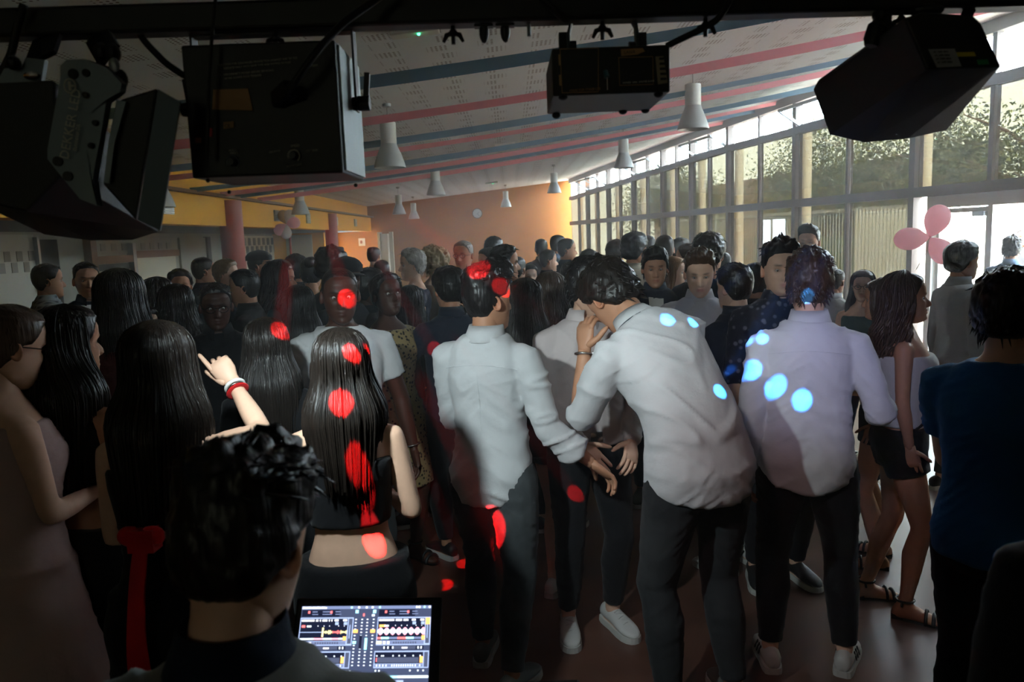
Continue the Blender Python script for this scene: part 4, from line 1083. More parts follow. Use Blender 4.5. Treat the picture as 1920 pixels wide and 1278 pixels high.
def dress_man(p, top, bottom, sleeves=1.95, shoe=SHB, **kw):
    p.shirt(top, sleeves=sleeves, **kw); p.garment('trousers', bottom, legs=1.93); p.shoes(shoe, SOLE)
def tee(p, top, bottom, shoe=SHB, sl=.62):
    p.garment('tshirt', top, (.84, 1.485), sl, ease=.018, sl_ease=.016, wrinkle=.007); p.garment('trousers', bottom, legs=1.93); p.shoes(shoe, SOLE)
def top_and(p, top, bottom, z=(1.0, 1.42), sl=None, leg=None, skirt=None, shoe=None, name='top'):
    p.garment(name, top, z, sl, ease=.013, sl_ease=.010, wrinkle=.005)
    if leg: p.garment('trousers' if leg > 1 else 'shorts', bottom, legs=leg)
    if skirt: p.garment('skirt', bottom, skirt=skirt)
    if shoe is None: p.shoes(SHB, SOLE)
    elif shoe == 'heels': p.heels(SHB)
    else: p.shoes(shoe[0], shoe[1], shoe[2] if len(shoe) > 2 else None)

# --- foreground
p = Person(452, 800, .95, 26, hair='messy', hcol='black', skin='pale', hpitch=16, near=True, H=1.60, hstyle=dict(fade=1, side=.011, top=.034, line=.004, locks=700), label='DJ seen from behind in the near foreground, dark hair, pale shirt with dark collar', hyaw=8, arms=('front', 'front'), group='people by the DJ desk')
p.shirt(LGREY, cmat=NAVY, sleeves=.7); p.garment('trousers', BLK, legs=1.93); p.shoes(SHB, SOLE)
p = Person(2150, 700, .95, 0, hair='full', hcol='black', H=1.76, loc=(.84, .95), near=True, label='person in black whose shoulder cuts the lower right corner', group='people by the DJ desk', arms=('down', 'down')); p.shirt(BLK); p.garment('trousers', BLK, legs=1.93); p.shoes(SHB, SOLE)
p = Person(18, 563, 2.3, 70, True, 'pale', 'bun', 'brown', hpitch=12, near=True, label='woman with glasses in a pale pink sleeveless dress at the left edge', arms=('front', 'hip'))
p.garment('dress', WP, (.86, 1.41), skirt=(.55, .98, .28), ease=.014); p.glasses(GLS); p.heels(SHB)
p = Person(128, 566, 2.45, 46, True, 'tan', 'longer', 'dark', near=True, label='woman with very long dark hair in a black crop top facing right', hyaw=18, arms=('front', 'down'), hstyle=dict(len=.44, w=.140, arc=98))
top_and(p, BLK, BLK, (1.18, 1.41), skirt=(.55, 1.04, .22), shoe='heels')
p = Person(225, 505, 3.6, 25, True, 'brown', 'bob', 'black', near=True, label='woman with a thick black braided bob behind the long haired girls', hstyle=dict(len=.22, w=.135, d=.135, locks=220)); top_and(p, DRED, BLK, (1.0, 1.42), .5, 1.93)
p = Person(297, 594, 2.05, 27, True, 'pale', 'longer', 'dark', near=True, label='woman with glossy long dark hair raising her braceleted right hand',
           arms=(((.14, .95, -.06), (-.58, .55, .60), (-.35, .85, -.1), dict(dir=(-.60, .15, .80), fingers=(.10, 1.25, 1.35, 1.4), thumb=(.7, .3, .4))), 'front'), hstyle=dict(len=.40, w=.135))
p.garment('dress', BLK, (.9, 1.36), skirt=(.6, 1.0, .12)); p.heels(SHB)
b1 = p.band('bracelet', p.arm[0], 1.90, plain('white_bead', (.75, .73, .70), .3), r=.0062, extra=.006); p.band('wristband', p.arm[0], 1.80, RIB, r=.003, extra=.004, w=.018); p.band('watch', p.arm[0], 1.83, METAL, r=.002, extra=.006, w=.010)
mb = MB(); mb.box((.005, -.158, 1.20), (.07, .05, .06)); mb.ball((.03, -.163, 1.21), (.035, .02, .028)); mb.ball((-.03, -.163, 1.21), (.035, .02, .028))
sash = mb.build('sash_bow', RIB, p.root); sash.scale = (p.k,)*3
mb = MB(); t_ = np.linspace(0, 1, 16); mb.grid(np.array([[(.0-.02*math.sin(3*t)+sx*(.018+.016*t), -.168-.04*math.sin(t*2.2)+.004*math.sin(sx*2+t*9), 1.19-.48*t) for sx in (-1, -.3, .3, 1)] for t in t_]))
mb.grid(np.array([[(.0-.02*math.sin(3*t)+sx*(.018+.016*t), -.162-.04*math.sin(t*2.2), 1.19-.48*t) for sx in (1, .3, -.3, -1)] for t in t_])); o = mb.build('sash_tail', RIB, p.root, smooth=True); o.scale = (p.k,)*3
p = Person(500, 588, 2.95, -4, True, 'tan', 'longer', 'dark', near=True, label='woman with long dark hair behind the raised arm', hstyle=dict(len=.46)); top_and(p, BLK, BLK, (1.0, 1.42), .5, 1.93)
p = Person(640, 606, 2.3, 2, True, 'pale', 'longer', 'dark', near=True, label='long haired woman in a black crop top and black skirt, back bare at the waist', arms=(((.22, -.05, -1), (-.30, .9, -.05), (0, 0, -1)), 'front'), hstyle=dict(len=.37, w=.135))
top_and(p, BLK, BLK, (1.12, 1.34), skirt=(.22, 1.0, .13), shoe='heels')
p = Person(637, 498, 3.6, 172, False, 'dark', 'buzz', 'black', near=True, label='dark skinned man in a white T-shirt facing the camera', arms=(('hold'), ((.30, .02, -1), (.16, .12, -1), (-1, .1, 0))), hyaw=4, hpitch=4, build=1.04)
tee(p, W1, DJEAN); p.band('bracelet', p.arm[1], 1.93, METAL, r=.005, extra=.006)
p = Person(725, 508, 4.35, 150, True, 'dark', 'crop', 'black', near=True, label='dark skinned woman in a leopard print dress looking up', hpitch=-10, hstyle=dict(side=.014, top=.018)); p.garment('dress', LEO, (.86, 1.43), .45, skirt=(.5, 1.0, .1)); p.heels(SHB)
p = Person(842, 500, 4.5, -25, False, 'tan', 'full', 'black', label='man in a dark navy jacket left of the white shirted man, arm reaching out', arms=('down', ((.5, .2, -.7), (.55, .2, -.55), (0, 0, -1)))); dress_man(p, NAVY, BLK, (1.95, 1.3)); p.band('bracelet', p.arm[1], 1.92, GOLD, r=.004)
P1 = p = Person(914, 495, 3.15, 22, False, 'tan', 'quiff', 'black', near=True, label='man in a white shirt and faded grey jeans reaching his right arm sideways', hyaw=34, arms=(((.30, -.02, -1), (.62, .35, -.62), (0, -.3, -1), dict(curl=.6)), ((.12, .28, -1), (-.2, .9, .1), (0, 0, -1))),
           feet=((-.02, -.10), (0, .12)), stance=.12, hstyle=dict(side=.007, top=.034), build=.93)
S1 = p.shirt(W1, z0=.79, sleeves=(1.62, 1.9), rolled=True, wrinkle=.011, ease=lambda z: .013+.005*math.exp(-((z-1.06)/.12)**2)+.014*max(0, (1.0-z)/.2)); p.garment('jeans', JEAN, legs=1.95, lg_ease=.012, wrinkle=.006); p.shoes(SHG, SOLE)
p = Person(985, 517, 3.95, 8, True, 'pale', 'longer', 'dark', near=True, label='woman with long brown hair, bare legs and striped white sneakers', hstyle=dict(len=.50, w=.13)); top_and(p, BLK, BLK, (.98, 1.42), .5, .32, shoe=(SHW, SOLE, SHB)); 
p = Person(1032, 507, 4.8, 18, True, 'pale', 'wavy', 'brown', near=True, label='woman with wavy brown hair in a white top'); top_and(p, W1, DJEAN, (.98, 1.43), 1.2, 1.93)
P2 = p = Person(1120, 493, 3.2, -18, False, 'tan', 'slick', 'dark', near=True, H=1.87, loc=(.68, 2.84), lean=38, side=-15, hpitch=34, hyaw=-14, label='tall man in a white shirt bending forward with a hand to his face',
           arms=(((.15, .35, -1), (-.35, .9, .2), (0, 0, -1)), ((.16, .55, -.85), (-.16, .22, 1), (-.9, .4, 0), dict(curl=.8))), stance=.13, hstyle=dict(side=.020, top=.028), build=1.04)
S2 = p.shirt(W1, z0=.81, hem=.03, wrinkle=.011, sleeves=(1.5, 1.12), rolled=True, collar=False); p.collar(W1, S2, stripe=NAVY); p.garment('jeans', DJEAN, legs=1.95, lg_ease=.012, wrinkle=.006); p.shoes(SHG, SOLE); p.band('watch', p.arm[1], 1.93, METAL, r=.005)
p = Person(1112, 472, 3.50, 168, False, 'pale', 'slick', 'black', near=True, label='man in a pink-white shirt, belt, black ripped trousers and white sneakers', hyaw=-62, hpitch=10, H=1.74,
           arms=(((.10, .16, -1), (-.42, .62, -.55), (-.5, -.3, -.6)), ((.22, .05, -1), (-.32, .62, -.60), (-.5, -.3, -.6))), loc=(.33, 3.50))
p.shirt(cloth('rosy_white', (.58, .50, .49)), z0=.93, hem=0); p.garment('trousers', BLK, legs=1.88, lg_ease=.010); p.shoes(SHW, SOLE, None, SHW); p.belt(BLK, CHROME)
P3 = p = Person(1518, 467, 3.15, -2, False, 'pale', 'messy', 'brown', near=True, label='man in a white shirt and black trousers with blue light spots on his back', arms=(((.34, -.05, -1), (-.05, .95, .10), (0, 0, -1)), ((.14, -.05, -1), (.05, .1, -1), (-1, .2, 0))), stance=.14, feet=((.02, .03), (0, -.02)), hstyle=dict(side=.014, top=.024), build=1.02)
S3 = p.shirt(W1, z0=.80, sleeves=1.95, wrinkle=.011); p.garment('trousers', BLK, legs=1.93); p.shoes(SHW, SOLE, SHB, SHW)
p = Person(1312, 463, 4.5, 178, False, 'pale', 'quiff', 'brown', near=True, hpitch=14, label='man in an open collared lilac white shirt facing the camera'); p.shirt(cloth('lilac_white', (.52, .49, .54))); p.garment('trousers', BLK, legs=1.93); p.shoes(SHB, SOLE)
p = Person(1228, 464, 5.25, 176, False, 'tan', 'fringe', 'black', near=True, hpitch=6, label='dark haired man facing the camera in a dark open shirt over white', arms=('down', 'front')); dress_man(p, NAVY, BJEAN); p.front_panel(W2, w0=.03, w1=.05)
p = Person(1376, 493, 4.15, -48, False, 'pale', 'crop', 'dark', near=True, label='man in a dark navy shirt seen from behind, short hair, beside the lilac shirt', hstyle=dict(side=.012, top=.020)); p.shirt(NAVY, sleeves=1.2); p.garment('trousers', LGREY, legs=1.93); p.shoes(SHW, SOLE, SHB)
p = Person(1416, 490, 4.75, -30, False, 'tan', 'crop', 'dark', label='man with short dark hair half hidden behind the navy shirt'); dress_man(p, CHAR, BLK)
p = Person(1462, 450, 3.95, 158, False, 'pale', 'quiff', 'black', near=True, label='tall man in a dark patterned shirt facing the camera', hyaw=6); dress_man(p, FLOR, BLK, 1.2)
p = Person(1517, 424, 7.2, -165, False, 'tan', 'quiff', 'black', label='tall man in white standing by the window posts'); dress_man(p, W1, BLK)
p = Person(1618, 501, 5.3, 183, True, 'pale', 'straight', 'dark', label='smiling woman with glasses in a teal top', near=True); top_and(p, TEAL, BJEAN, (1.0, 1.40), leg=1.93); p.glasses(GLS)
p = Person(1652, 517, 4.15, -85, True, 'tan', 'wavy', 'brown', near=True, label='bare shouldered woman facing left behind the curly haired woman', arms=('front', 'down')); top_and(p, TAN_, BLK, (1.0, 1.36), leg=.3, shoe='heels')
p = Person(1700, 507, 3.6, 84, True, 'tan', 'curly', 'brown', near=True, label='woman with long curly dark hair, white off-shoulder top and black shorts in profile', arms=('down', 'front'), feet=((0, .05), (.03, -.12)), hstyle=dict(len=.30, arc=100, d=.14, w=.14), hpitch=-4); p.garment('top', W2, (1.0, 1.355), None, ease=.02); p.garment('shorts', BLK, legs=.34, lg_ease=.02); p.heels(SHB)
for A in p.arm:
    pass
mb = MB(); c0 = p.tp((0, 0, 1.45)); t_ = np.linspace(0, 2*PI, 30); mb.tube([p.tp((.075*math.sin(t), -.006+.078*math.cos(t), 1.452-.035*(1+math.cos(t))/2)) for t in t_], .0035, 6); o = mb.build('necklace', GOLD, p.root); o.scale = (p.k,)*3
mb = MB(); mb.tube([p.tp((-.10, .0, 1.44)), p.tp((-.10, .13, 1.34)), p.tp((-.02, .155, 1.2)), p.tp((.10, .12, 1.05)), p.tp((.17, .02, .98))], .008, 6); o = mb.build('bag_strap', BLK, p.root); o.scale = (p.k,)*3
p = Person(1805, 453, 5.2, 55, False, 'tan', 'full', 'dark', label='man in a pale grey shirt standing in front of the bright door'); dress_man(p, cloth('pale_grey', (.40, .42, .46)), BLK)
p = Person(1897, 442, 8.0, 10, False, 'tan', 'messy', 'black', label='person in a blue shirt standing in the bright doorway', near=True); dress_man(p, LBLUE, BLK)
p = Person(1918, 427, 11.5, 180, False, 'tan', 'crop', 'black', label='person far outside beyond the doorway'); dress_man(p, CHAR, BLK)
p = Person(1893, 507, 2.35, 18, False, 'pale', 'full', 'black', near=True, label='man in a blue T-shirt at the right edge seen from behind', build=1.05, hstyle=dict(side=.022, top=.030), arms=(((.05, .25, -1), (-.5, .8, .1), (0, 0, -1)), ((.03, .30, -1), (-.5, .8, .2), (0, 0, -1)))); tee(p, BLUE, BLK)
# --- left side of the crowd
p = Person(90, 494, 6.0, 82, False, 'tan', 'crop', 'dark', label='man in a checked shirt in profile by the tile panel', near=True); dress_man(p, PLAID, BLK, 1.0)
p = Person(162, 491, 5.8, 172, False, 'tan', 'crop', 'dark', label='man in a dark suit with an open white collar', near=True); dress_man(p, NAVY, NAVY); p.front_panel(W1, w0=.02, w1=.06)
p = Person(268, 566, 3.95, 150, True, 'pale', 'straight', 'dark', label='young woman peeking out beside the braided bob', near=True); top_and(p, BLK, BLK, (1.0, 1.42), leg=1.93)
p = Person(297, 516, 5.0, 48, True, 'tan', 'straight', 'black', label='woman with smooth black hair below the cream shutter', near=True); top_and(p, CHAR, BLK, (1.0, 1.42), .5, leg=1.93)
p = Person(338, 505, 6.2, 175, False, 'tan', 'full', 'black', label='man with bushy dark hair half hidden under the shutter'); dress_man(p, BLK, BLK)
p = Person(331, 531, 4.35, 10, True, 'tan', 'wavy', 'dark', label='woman with wavy dark hair seen from behind, left of the dark skinned man', near=True); top_and(p, BLK, BLK, (1.0, 1.43), 1.1, leg=1.93)
p = Person(382, 482, 7.3, 72, False, 'tan', 'crop', 'dark', label='man in a dark jacket in profile by the grey door'); dress_man(p, NAVY, BLK)
p = Person(405, 527, 4.1, 178, False, 'dark', 'crop', 'black', label='dark skinned man in black facing the camera at the left', near=True, hpitch=5); dress_man(p, BLK, BLK); p.glasses(GLS)
p = Person(425, 487, 7.0, 115, False, 'pale', 'full', 'light', label='light brown haired person before the thick red column'); dress_man(p, CHAR, BLK)
p = Person(458, 503, 5.2, -75, False, 'tan', 'crop', 'black', label='short haired man facing left below the thick red column', near=True); dress_man(p, BLK, BLK)
p = Person(487, 473, 7.6, 100, False, 'tan', 'crop', 'black', label='person in a dark peaked cap before the tile panel'); dress_man(p, BLK, BLK); p.cap(BLK)
p = Person(527, 489, 5.6, 105, True, 'tan', 'curly', 'black', label='woman with curly black hair and a teal top in profile', near=True, arms=('chest', 'front')); top_and(p, TEAL, BLK, (1.0, 1.42), .5, leg=1.93)
p = Person(556, 478, 6.9, -20, False, 'tan', 'full', 'black', label='dark haired man behind the curly haired woman in teal'); dress_man(p, BLK, BLK)
p = Person(584, 480, 6.1, 8, True, 'tan', 'bun', 'black', label='woman with her dark hair pinned up and a striped grey top', near=True); top_and(p, STRP, BLK, (1.0, 1.44), .6, leg=1.93)
p = Person(622, 464, 5.6, 15, False, 'dark', 'afro', 'black', label='man with round black hair behind the white T-shirt'); dress_man(p, BLK, BLK)
p = Person(650, 486, 4.9, 160, False, 'dark', 'crop', 'black', label='person in a dark cap just behind the white T-shirt man', near=True); dress_man(p, CHAR, BLK); p.cap(BLK)
p = Person(693, 505, 5.0, 70, False, 'brown', 'crop', 'black', label='man with flat topped black hair left of the leopard dress', hstyle=dict(top=.03)); dress_man(p, BLK, BLK)
p = Person(701, 462, 11.0, 30, True, 'tan', 'bun', 'black', label='small distant woman with hair in a bun before the orange wall'); top_and(p, BLK, BLK, (1.0, 1.42), .6, leg=1.93)
p = Person(716, 486, 8.2, -20, False, 'tan', 'crop', 'black', label='distant dark haired person below the pale door'); dress_man(p, CHAR, BLK)
# --- middle and far crowd
p = Person(772, 466, 6.6, -100, True, 'pale', 'full', 'grey', label='grey haired woman in navy in profile facing left', near=True); top_and(p, NAVY, BLK, (1.0, 1.43), .4, leg=1.93)
p = Person(812, 461, 7.4, -15, True, 'pale', 'curly_big', 'blond', label='woman with a big head of blond curls', near=True); top_and(p, TAN_, BLK, (1.0, 1.43), .6, leg=1.93)
p = Person(869, 452, 7.6, -155, False, 'tan', 'crop', 'grey', label='grey haired man with glasses below the wall clock', near=True); dress_man(p, CHAR, BLK); p.glasses(GLS)
for x, t, Y, yaw, fem, sk, hr, hc, tp_, lab in (
    (916, 463, 7.2, -120, True, 'tan', 'mid', 'dark', W2, 'distant woman looking left just behind the red lit quiff'),
    (926, 446, 8.8, 20, False, 'tan', 'full', 'black', NAVY, 'distant dark haired man under the wall clock'),
    (947, 461, 6.0, 95, False, 'tan', 'full', 'black', NAVY, 'man with thick black hair behind the red lit quiff'),
    (968, 479, 6.9, 30, False, 'tan', 'crop', 'dark', GREEN, 'man in dark green in the middle of the crowd'),
    (994, 492, 7.5, 170, True, 'pale', 'mid', 'dark', W2, 'short distant woman facing the camera in the crowd middle'),
    (1015, 448, 11.0, 10, False, 'tan', 'crop', 'black', CHAR, 'small distant man before the orange wall'),
    (1028, 467, 8.6, 80, False, 'pale', 'crop', 'black', NAVY, 'distant man in profile below the small distant man'),
    (1046, 441, 10.6, 40, False, 'tan', 'crop', 'black', LBLUE, 'distant man in a light blue shirt by the far corner'),
    (1063, 447, 9.0, 85, False, 'tan', 'crop', 'black', NAVY, 'distant man in navy in profile at the far corner'),
    (1072, 490, 6.2, 10, False, 'tan', 'full', 'black', CHAR, 'man in charcoal directly behind the bent man'),
    (1104, 468, 7.6, 0, False, 'tan', 'full', 'black', CHAR, 'dark haired man behind the slicked back hair'),
    (1155, 451, 8.0, 20, False, 'tan', 'full', 'dark', CHAR, 'distant man in charcoal left of the cream shirt'),
    (1190, 438, 6.6, 38, False, 'tan', 'full', 'black', CRM, 'tall man in a cream shirt seen from behind'),
    (1216, 442, 9.3, 0, False, 'tan', 'crop', 'black', NAVY, 'distant man right of the cream shirt'),
    (1246, 441, 7.6, -10, False, 'tan', 'crop', 'black', NAVY, 'man in navy with a shaved neck by the window posts'),
    (1276, 447, 8.6, 25, False, 'tan', 'full', 'dark', CHAR, 'distant man in front of the middle window posts'),
    (1262, 478, 5.9, 95, True, 'pale', 'straight', 'copper', TAN_, 'woman with long copper blond hair'),
    (1291, 456, 6.2, -80, False, 'pale', 'crop', 'brown', W1, 'man in a white collar in profile facing left'),
    (1329, 439, 5.2, 18, False, 'pale', 'full', 'dark', CHAR, 'tall man seen from behind above the lilac shirt'),
    (1352, 470, 7.0, -30, False, 'tan', 'crop', 'black', BLK, 'man in black behind the lilac shirt'),
    (1445, 478, 6.0, 20, False, 'tan', 'crop', 'dark', CHAR, 'man in charcoal by the wide white window post'),
    (1565, 500, 6.2, 30, False, 'tan', 'crop', 'dark', W1, 'man in white half hidden right of the blue spotted shirt'),
    (560, 530, 4.4, -20, True, 'tan', 'straight', 'black', BLK, 'woman in black between the white T-shirt and the long hair'),
    (770, 530, 5.2, 10, True, 'tan', 'mid', 'dark', BLK, 'woman in black right of the leopard dress'),
    (235, 520, 7.0, 40, False, 'tan', 'crop', 'black', BLK, 'man in black far left behind the braided bob'),
    (860, 520, 5.6, 30, False, 'tan', 'crop', 'black', BLK, 'man in black behind the navy jacket'),
):
    p = Person(x, t, Y, yaw, fem, sk, hr, hc, label=lab, near=Y < 6.3, arms=('front', 'down') if (x % 2) else ('down', 'hold'))
    if fem: top_and(p, tp_, BLK, (1.0, 1.42), .6, leg=1.93)
    else: dress_man(p, tp_, BLK)
bake()

# back seams on the two nearest shirts, laid on the cloth
def seam(sh, pts, r=.0016):
    me = sh.data; bv = BVHTree.FromPolygons([v.co for v in me.vertices], [tuple(f.vertices) for f in me.polygons]); out = []
    for q in pts:
        hit = bv.ray_cast(Vector((q[0], -1.0, q[1])), Vector((0, 1, 0)))
        if hit[0] is not None: out.append(np.array(hit[0])+np.array([0, -.0006, 0]))
    if len(out) > 3: mb = MB(); mb.tube(out, r, 6); mb.build('seam', W1, sh)
for S in (S1, S3):
    seam(S, [(x, 1.385-.02*(x/.15)**2) for x in np.linspace(-.155, .155, 24)]); 
seam(S1, [(0.0, z) for z in np.linspace(1.36, .82, 40)])
# ------------------------------------------------------------------ lamps, streamers, balloons, clock
import bmesh
M_shade = plain('lamp_shade', srgb(190, 192, 190), .45, metal=.1); M_tube = plain('lamp_tube', srgb(222, 222, 214), .4)
lamp_proto = {}
def pendant(px, Y, lab, X=None):
    X = (px-960)/FPX*Y if X is None else X; zc = ceilZ(X); drop = .69
    e = empty('pendant_lamp', (X, Y, zc)); tag(e, lab, 'lamp', 'pendant lamps under the ceiling')
    if not lamp_proto:
        mb = MB(); mb.lathe([(.0, 0), (.05, 0), (.045, -.03), (.01, -.045), (.0, -.045)], 20); lamp_proto['rose'] = mb.mesh('ceiling_rose', [M_alu], True)
        mb = MB(); mb.tube([(0, 0, -.04), (0, 0, -.20)], .004, 6); lamp_proto['cord'] = mb.mesh('cord', [M_alu])
        mb = MB(); mb.lathe([(.0, -.20), (.082, -.20), (.088, -.205), (.088, -.43), (.08, -.44), (0, -.44)], 28); lamp_proto['tube'] = mb.mesh('tube', [M_tube], True)
        mb = MB(); mb.lathe([(.086, -.43), (.10, -.47), (.135, -.55), (.165, -.64), (.175, -.68), (.172, -.69), (.160, -.64), (.125, -.55), (.09, -.46), (.06, -.44)], 32); lamp_proto['shade'] = mb.mesh('shade', [M_shade], True)
        mb = MB(); mb.ball((0, 0, -.55), (.04, .04, .06), 12, 8); lamp_proto['bulb'] = mb.mesh('bulb', [plain('bulb_glass', (.8, .8, .8), .3)], True)
        for me in lamp_proto.values(): me.set_sharp_from_angle(angle=math.radians(40))
    for k, me in lamp_proto.items():
        o = bpy.data.objects.new(me.name.split('.')[0], me); C.objects.link(o); o.parent = e
for px, Y, lab in ((748, 8.9, 'large white pendant lamp right of the black box light'), (830, 14.7, 'second white pendant lamp behind the large left one'), (760, 20.5, 'white pendant lamp left of the far small one'), (787, 25.0, 'smallest white pendant lamp above the crowd left of the clock'),
    (958, 25.0, 'small white pendant lamp right of the wall clock'), (1048, 19.8, 'white pendant lamp near the far window corner'), (1177, 13.9, 'white pendant lamp by the tilted window panes'), (1305, 9.0, 'large white pendant lamp under the pink streamers at the right'), (578, 15.3, 'white pendant lamp before the yellow beam'), (322, 10.1, 'white pendant lamp partly behind the leftmost stage light')):
    pendant(px, Y, lab)

def thin_mat(n, c, f=.5, coat=0, rough=.8):
    m = plain(n, c, rough, coat=coat); p = m.node_tree.nodes['Principled BSDF']; nt = m.node_tree
    tr = nt.nodes.new('ShaderNodeBsdfTranslucent'); tr.inputs['Color'].default_value = col4(c); mx = nt.nodes.new('ShaderNodeMixShader'); mx.inputs[0].default_value = f
    nt.links.new(p.outputs[0], mx.inputs[1]); nt.links.new(tr.outputs[0], mx.inputs[2]); nt.links.new(mx.outputs[0], nt.nodes['Material Output'].inputs['Surface']); return m
M_pk = thin_mat('pink_crepe', srgb(250, 180, 186)); M_bl = thin_mat('blue_crepe', srgb(138, 168, 190))
def streamer(Y, zl, zr, mat, lab, w=.085, sag=.10, xr=None, Yr=None):
    zl = 2.70; zr = ceilZ(facX(Y))-.06; sag = float(np.interp(Y, [6, 15], [.21, .08]))
    xr = facX(Yr or Y)-.15 if xr is None else xr; Yr = Yr or Y; n = 60; mb = MB(); rows = []; ph = Y*3.1
    for t in np.linspace(0, 1, n):
        x = XL+.02+(xr-XL)*t; z = zl+(zr-zl)*t-sag*4*t*(1-t); y = Y+(Yr-Y)*t
        a = .55*math.sin(t*3+ph)+.35*math.sin(7*t+ph*2)
        dv = np.array([0, math.sin(a), math.cos(a)])*w/2; rows.append([np.array([x, y, z])-dv, np.array([x, y, z])+dv])
    R_ = np.array(rows); mb.grid(R_); off = np.array([0, .0015, 0]); mb.grid((R_+off)[:, ::-1])
    o = mb.build('paper_streamer', mat, smooth=True); tag(o, lab, 'streamer', 'crepe paper streamers across the ceiling')
for Y, zl, zr, m, lab, w in ((5.6, 2.92, 3.62, M_bl, 'broad blue paper streamer nearest the camera', .085), (7.3, 2.86, 3.62, M_pk, 'broad pink paper streamer crossing the ceiling behind the broad blue one', .085), (9.0, 2.84, 3.68, M_bl, 'blue streamer just behind the broad pink one', .075),
    (9.9, 2.83, 3.66, M_pk, 'thin pink streamer crossing the large left lamp', .075), (11.7, 2.82, 3.60, M_bl, 'blue streamer low across the middle of the ceiling', .08), (12.9, 2.81, 3.58, M_pk, 'pink streamer just above the second lamp', .075), (13.6, 2.80, 3.50, M_bl, 'farthest blue paper streamer across the ceiling', .07), (14.8, 2.79, 3.50, M_pk, 'farthest pink paper streamer across the ceiling', .08)):
    streamer(Y, zl, zr, m, lab, w)

def balloon(c, ax, L_, r, mat, lab, group, name='balloon', string=None):
    ax = np.array(ax, float); ax /= np.linalg.norm(ax); t = 1-np.linspace(1, 0, 22)**1.3
    rr = np.where(t > .60, r*np.sqrt(np.maximum(0, 1-((t-.60)/.40)**2)), r*np.sin(PI/2*np.minimum(1, t/.60))**.85)
    mb = MB(); c = np.array(c, float); mb.tube([ax*L_*q for q in t], np.maximum(rr, .004), 20, ref=(.1, 1, .2))
    o = mb.build(name, mat, smooth=True, loc=tuple(c)); tag(o, lab, 'balloon', group)
    m2 = MB(); m2.ball((0, 0, 0), .013, 8, 6); m2.build('knot', mat, o)
    if string:
        m3 = MB(); m3.tube(np.array(string)-c, .003, 5); m3.build('string', M_wht, o)
M_bpk = thin_mat('pink_balloon', srgb(255, 212, 222), .8, .2, .35); M_bwt = thin_mat('white_balloon', srgb(235, 232, 225), .5, .2, .35); M_bgd = plain('gold_balloon', srgb(190, 150, 80), .3, metal=.4)
k0 = at(1743, 445, 7.0)
for tip, L_, r, lab, st in (((1682, 449), .31, .10, 'pink balloon pointing left in the cluster by the door', [k0, k0+np.array([-.02, 0, -.12]), k0+np.array([-.10, .02, -.28])]), ((1764, 394), .30, .105, 'pink balloon pointing up in the cluster by the door', None), ((1784, 492), .30, .10, 'pink balloon hanging low in the cluster by the door', None)):
    balloon(k0, at(tip[0], tip[1], 7.0)-k0, L_, r, M_bpk, lab, 'pink balloons by the door', string=st)
k1 = at(537, 420, 16.0)
for d_, m, lab in (((-.7, -.3, -.6), M_bpk, 'left pink balloon on the red pole'), ((.8, -.2, .1), M_bpk, 'right pink balloon on the red pole'), ((-.1, -.1, -1), M_bwt, 'white balloon under the pink pair on the red pole'), ((-.35, .2, 1), M_bgd, 'gold balloon on top of the red pole'), ((.35, .1, .9), M_bwt, 'white balloon on top of the red pole')):
    balloon(k1, d_, .30, .115, m, lab, 'balloons on the red pole')
mb = MB(); b_ = at(543, 440, 16.2); mb.tube([(b_[0], b_[1], 0), (b_[0], b_[1], b_[2]+.05)], .022, 10); e = mb.build('balloon_pole', M_red); tag(e, 'thin red pole holding the far balloon cluster', 'pole')
m2 = MB(); m2.lathe([(.0, .0), (.22, 0), (.22, .03), (.03, .05), (0, .05)], 20); m2.build('foot', M_red, e, loc=(b_[0], b_[1], 0))

# wall clock
c_ = at(895, 400, YB-.03); e = empty('wall_clock', tuple(c_)); tag(e, 'round white wall clock on the orange wall', 'clock')
Rx = rotx(PI/2)
mb = MB(); mb.lathe([(.0, 0), (.155, 0), (.155, .02), (0, .02)], 32, R=Rx); o = mb.build('face', plain('clock_face', srgb(205, 212, 214), .4), e)
mb = MB(); mb.lathe([(.150, -.01), (.172, -.01), (.172, .035), (.150, .035), (.150, -.01)], 32, R=Rx); mb.build('rim', plain('clock_rim', srgb(60, 64, 70), .4), e)
for a, L_, w in ((.9, .085, .014), (2.5, .12, .010)):
    mb = MB(); mb.bar((0, -.03, 0), (L_*math.sin(a), -.03, L_*math.cos(a)), .006, w, up=(0, 1, 0)); mb.build('hand', M_black, e)
for k in range(12):
    a = k*PI/6; mb = MB(); mb.bar((.115*math.sin(a), -.024, .115*math.cos(a)), (.135*math.sin(a), -.024, .135*math.cos(a)), .004, .010, up=(0, 1, 0)); mb.build('mark', M_black, e)
# emergency lights on the ceiling
for px, py, Y, lab in ((805, 62, 6.05, 'white emergency light with a green lamp on the near ceiling'), (960, 288, 14.0, 'far white emergency light box on the ceiling'), (933, 355, 23.0, 'farthest emergency light box on the ceiling')):
    X = (px-960)/FPX*Y; e = empty('emergency_light', (X, Y, ceilZ(X)-.001)); e.rotation_euler = (0, -math.atan(.09), 0); tag(e, lab, 'emergency light', 'emergency lights')
    mb = MB(); mb.box((0, 0, -.025), (.36, .14, .05)); bevel(mb.build('housing', M_wht, e), .01)
    mb = MB(); mb.ball((.03, -.03, -.055), .012, 10, 6); mb.build('indicator', plain('green_led', (.05, .9, .3), .3, emit=(.05, 1, .35), estr=6), e)

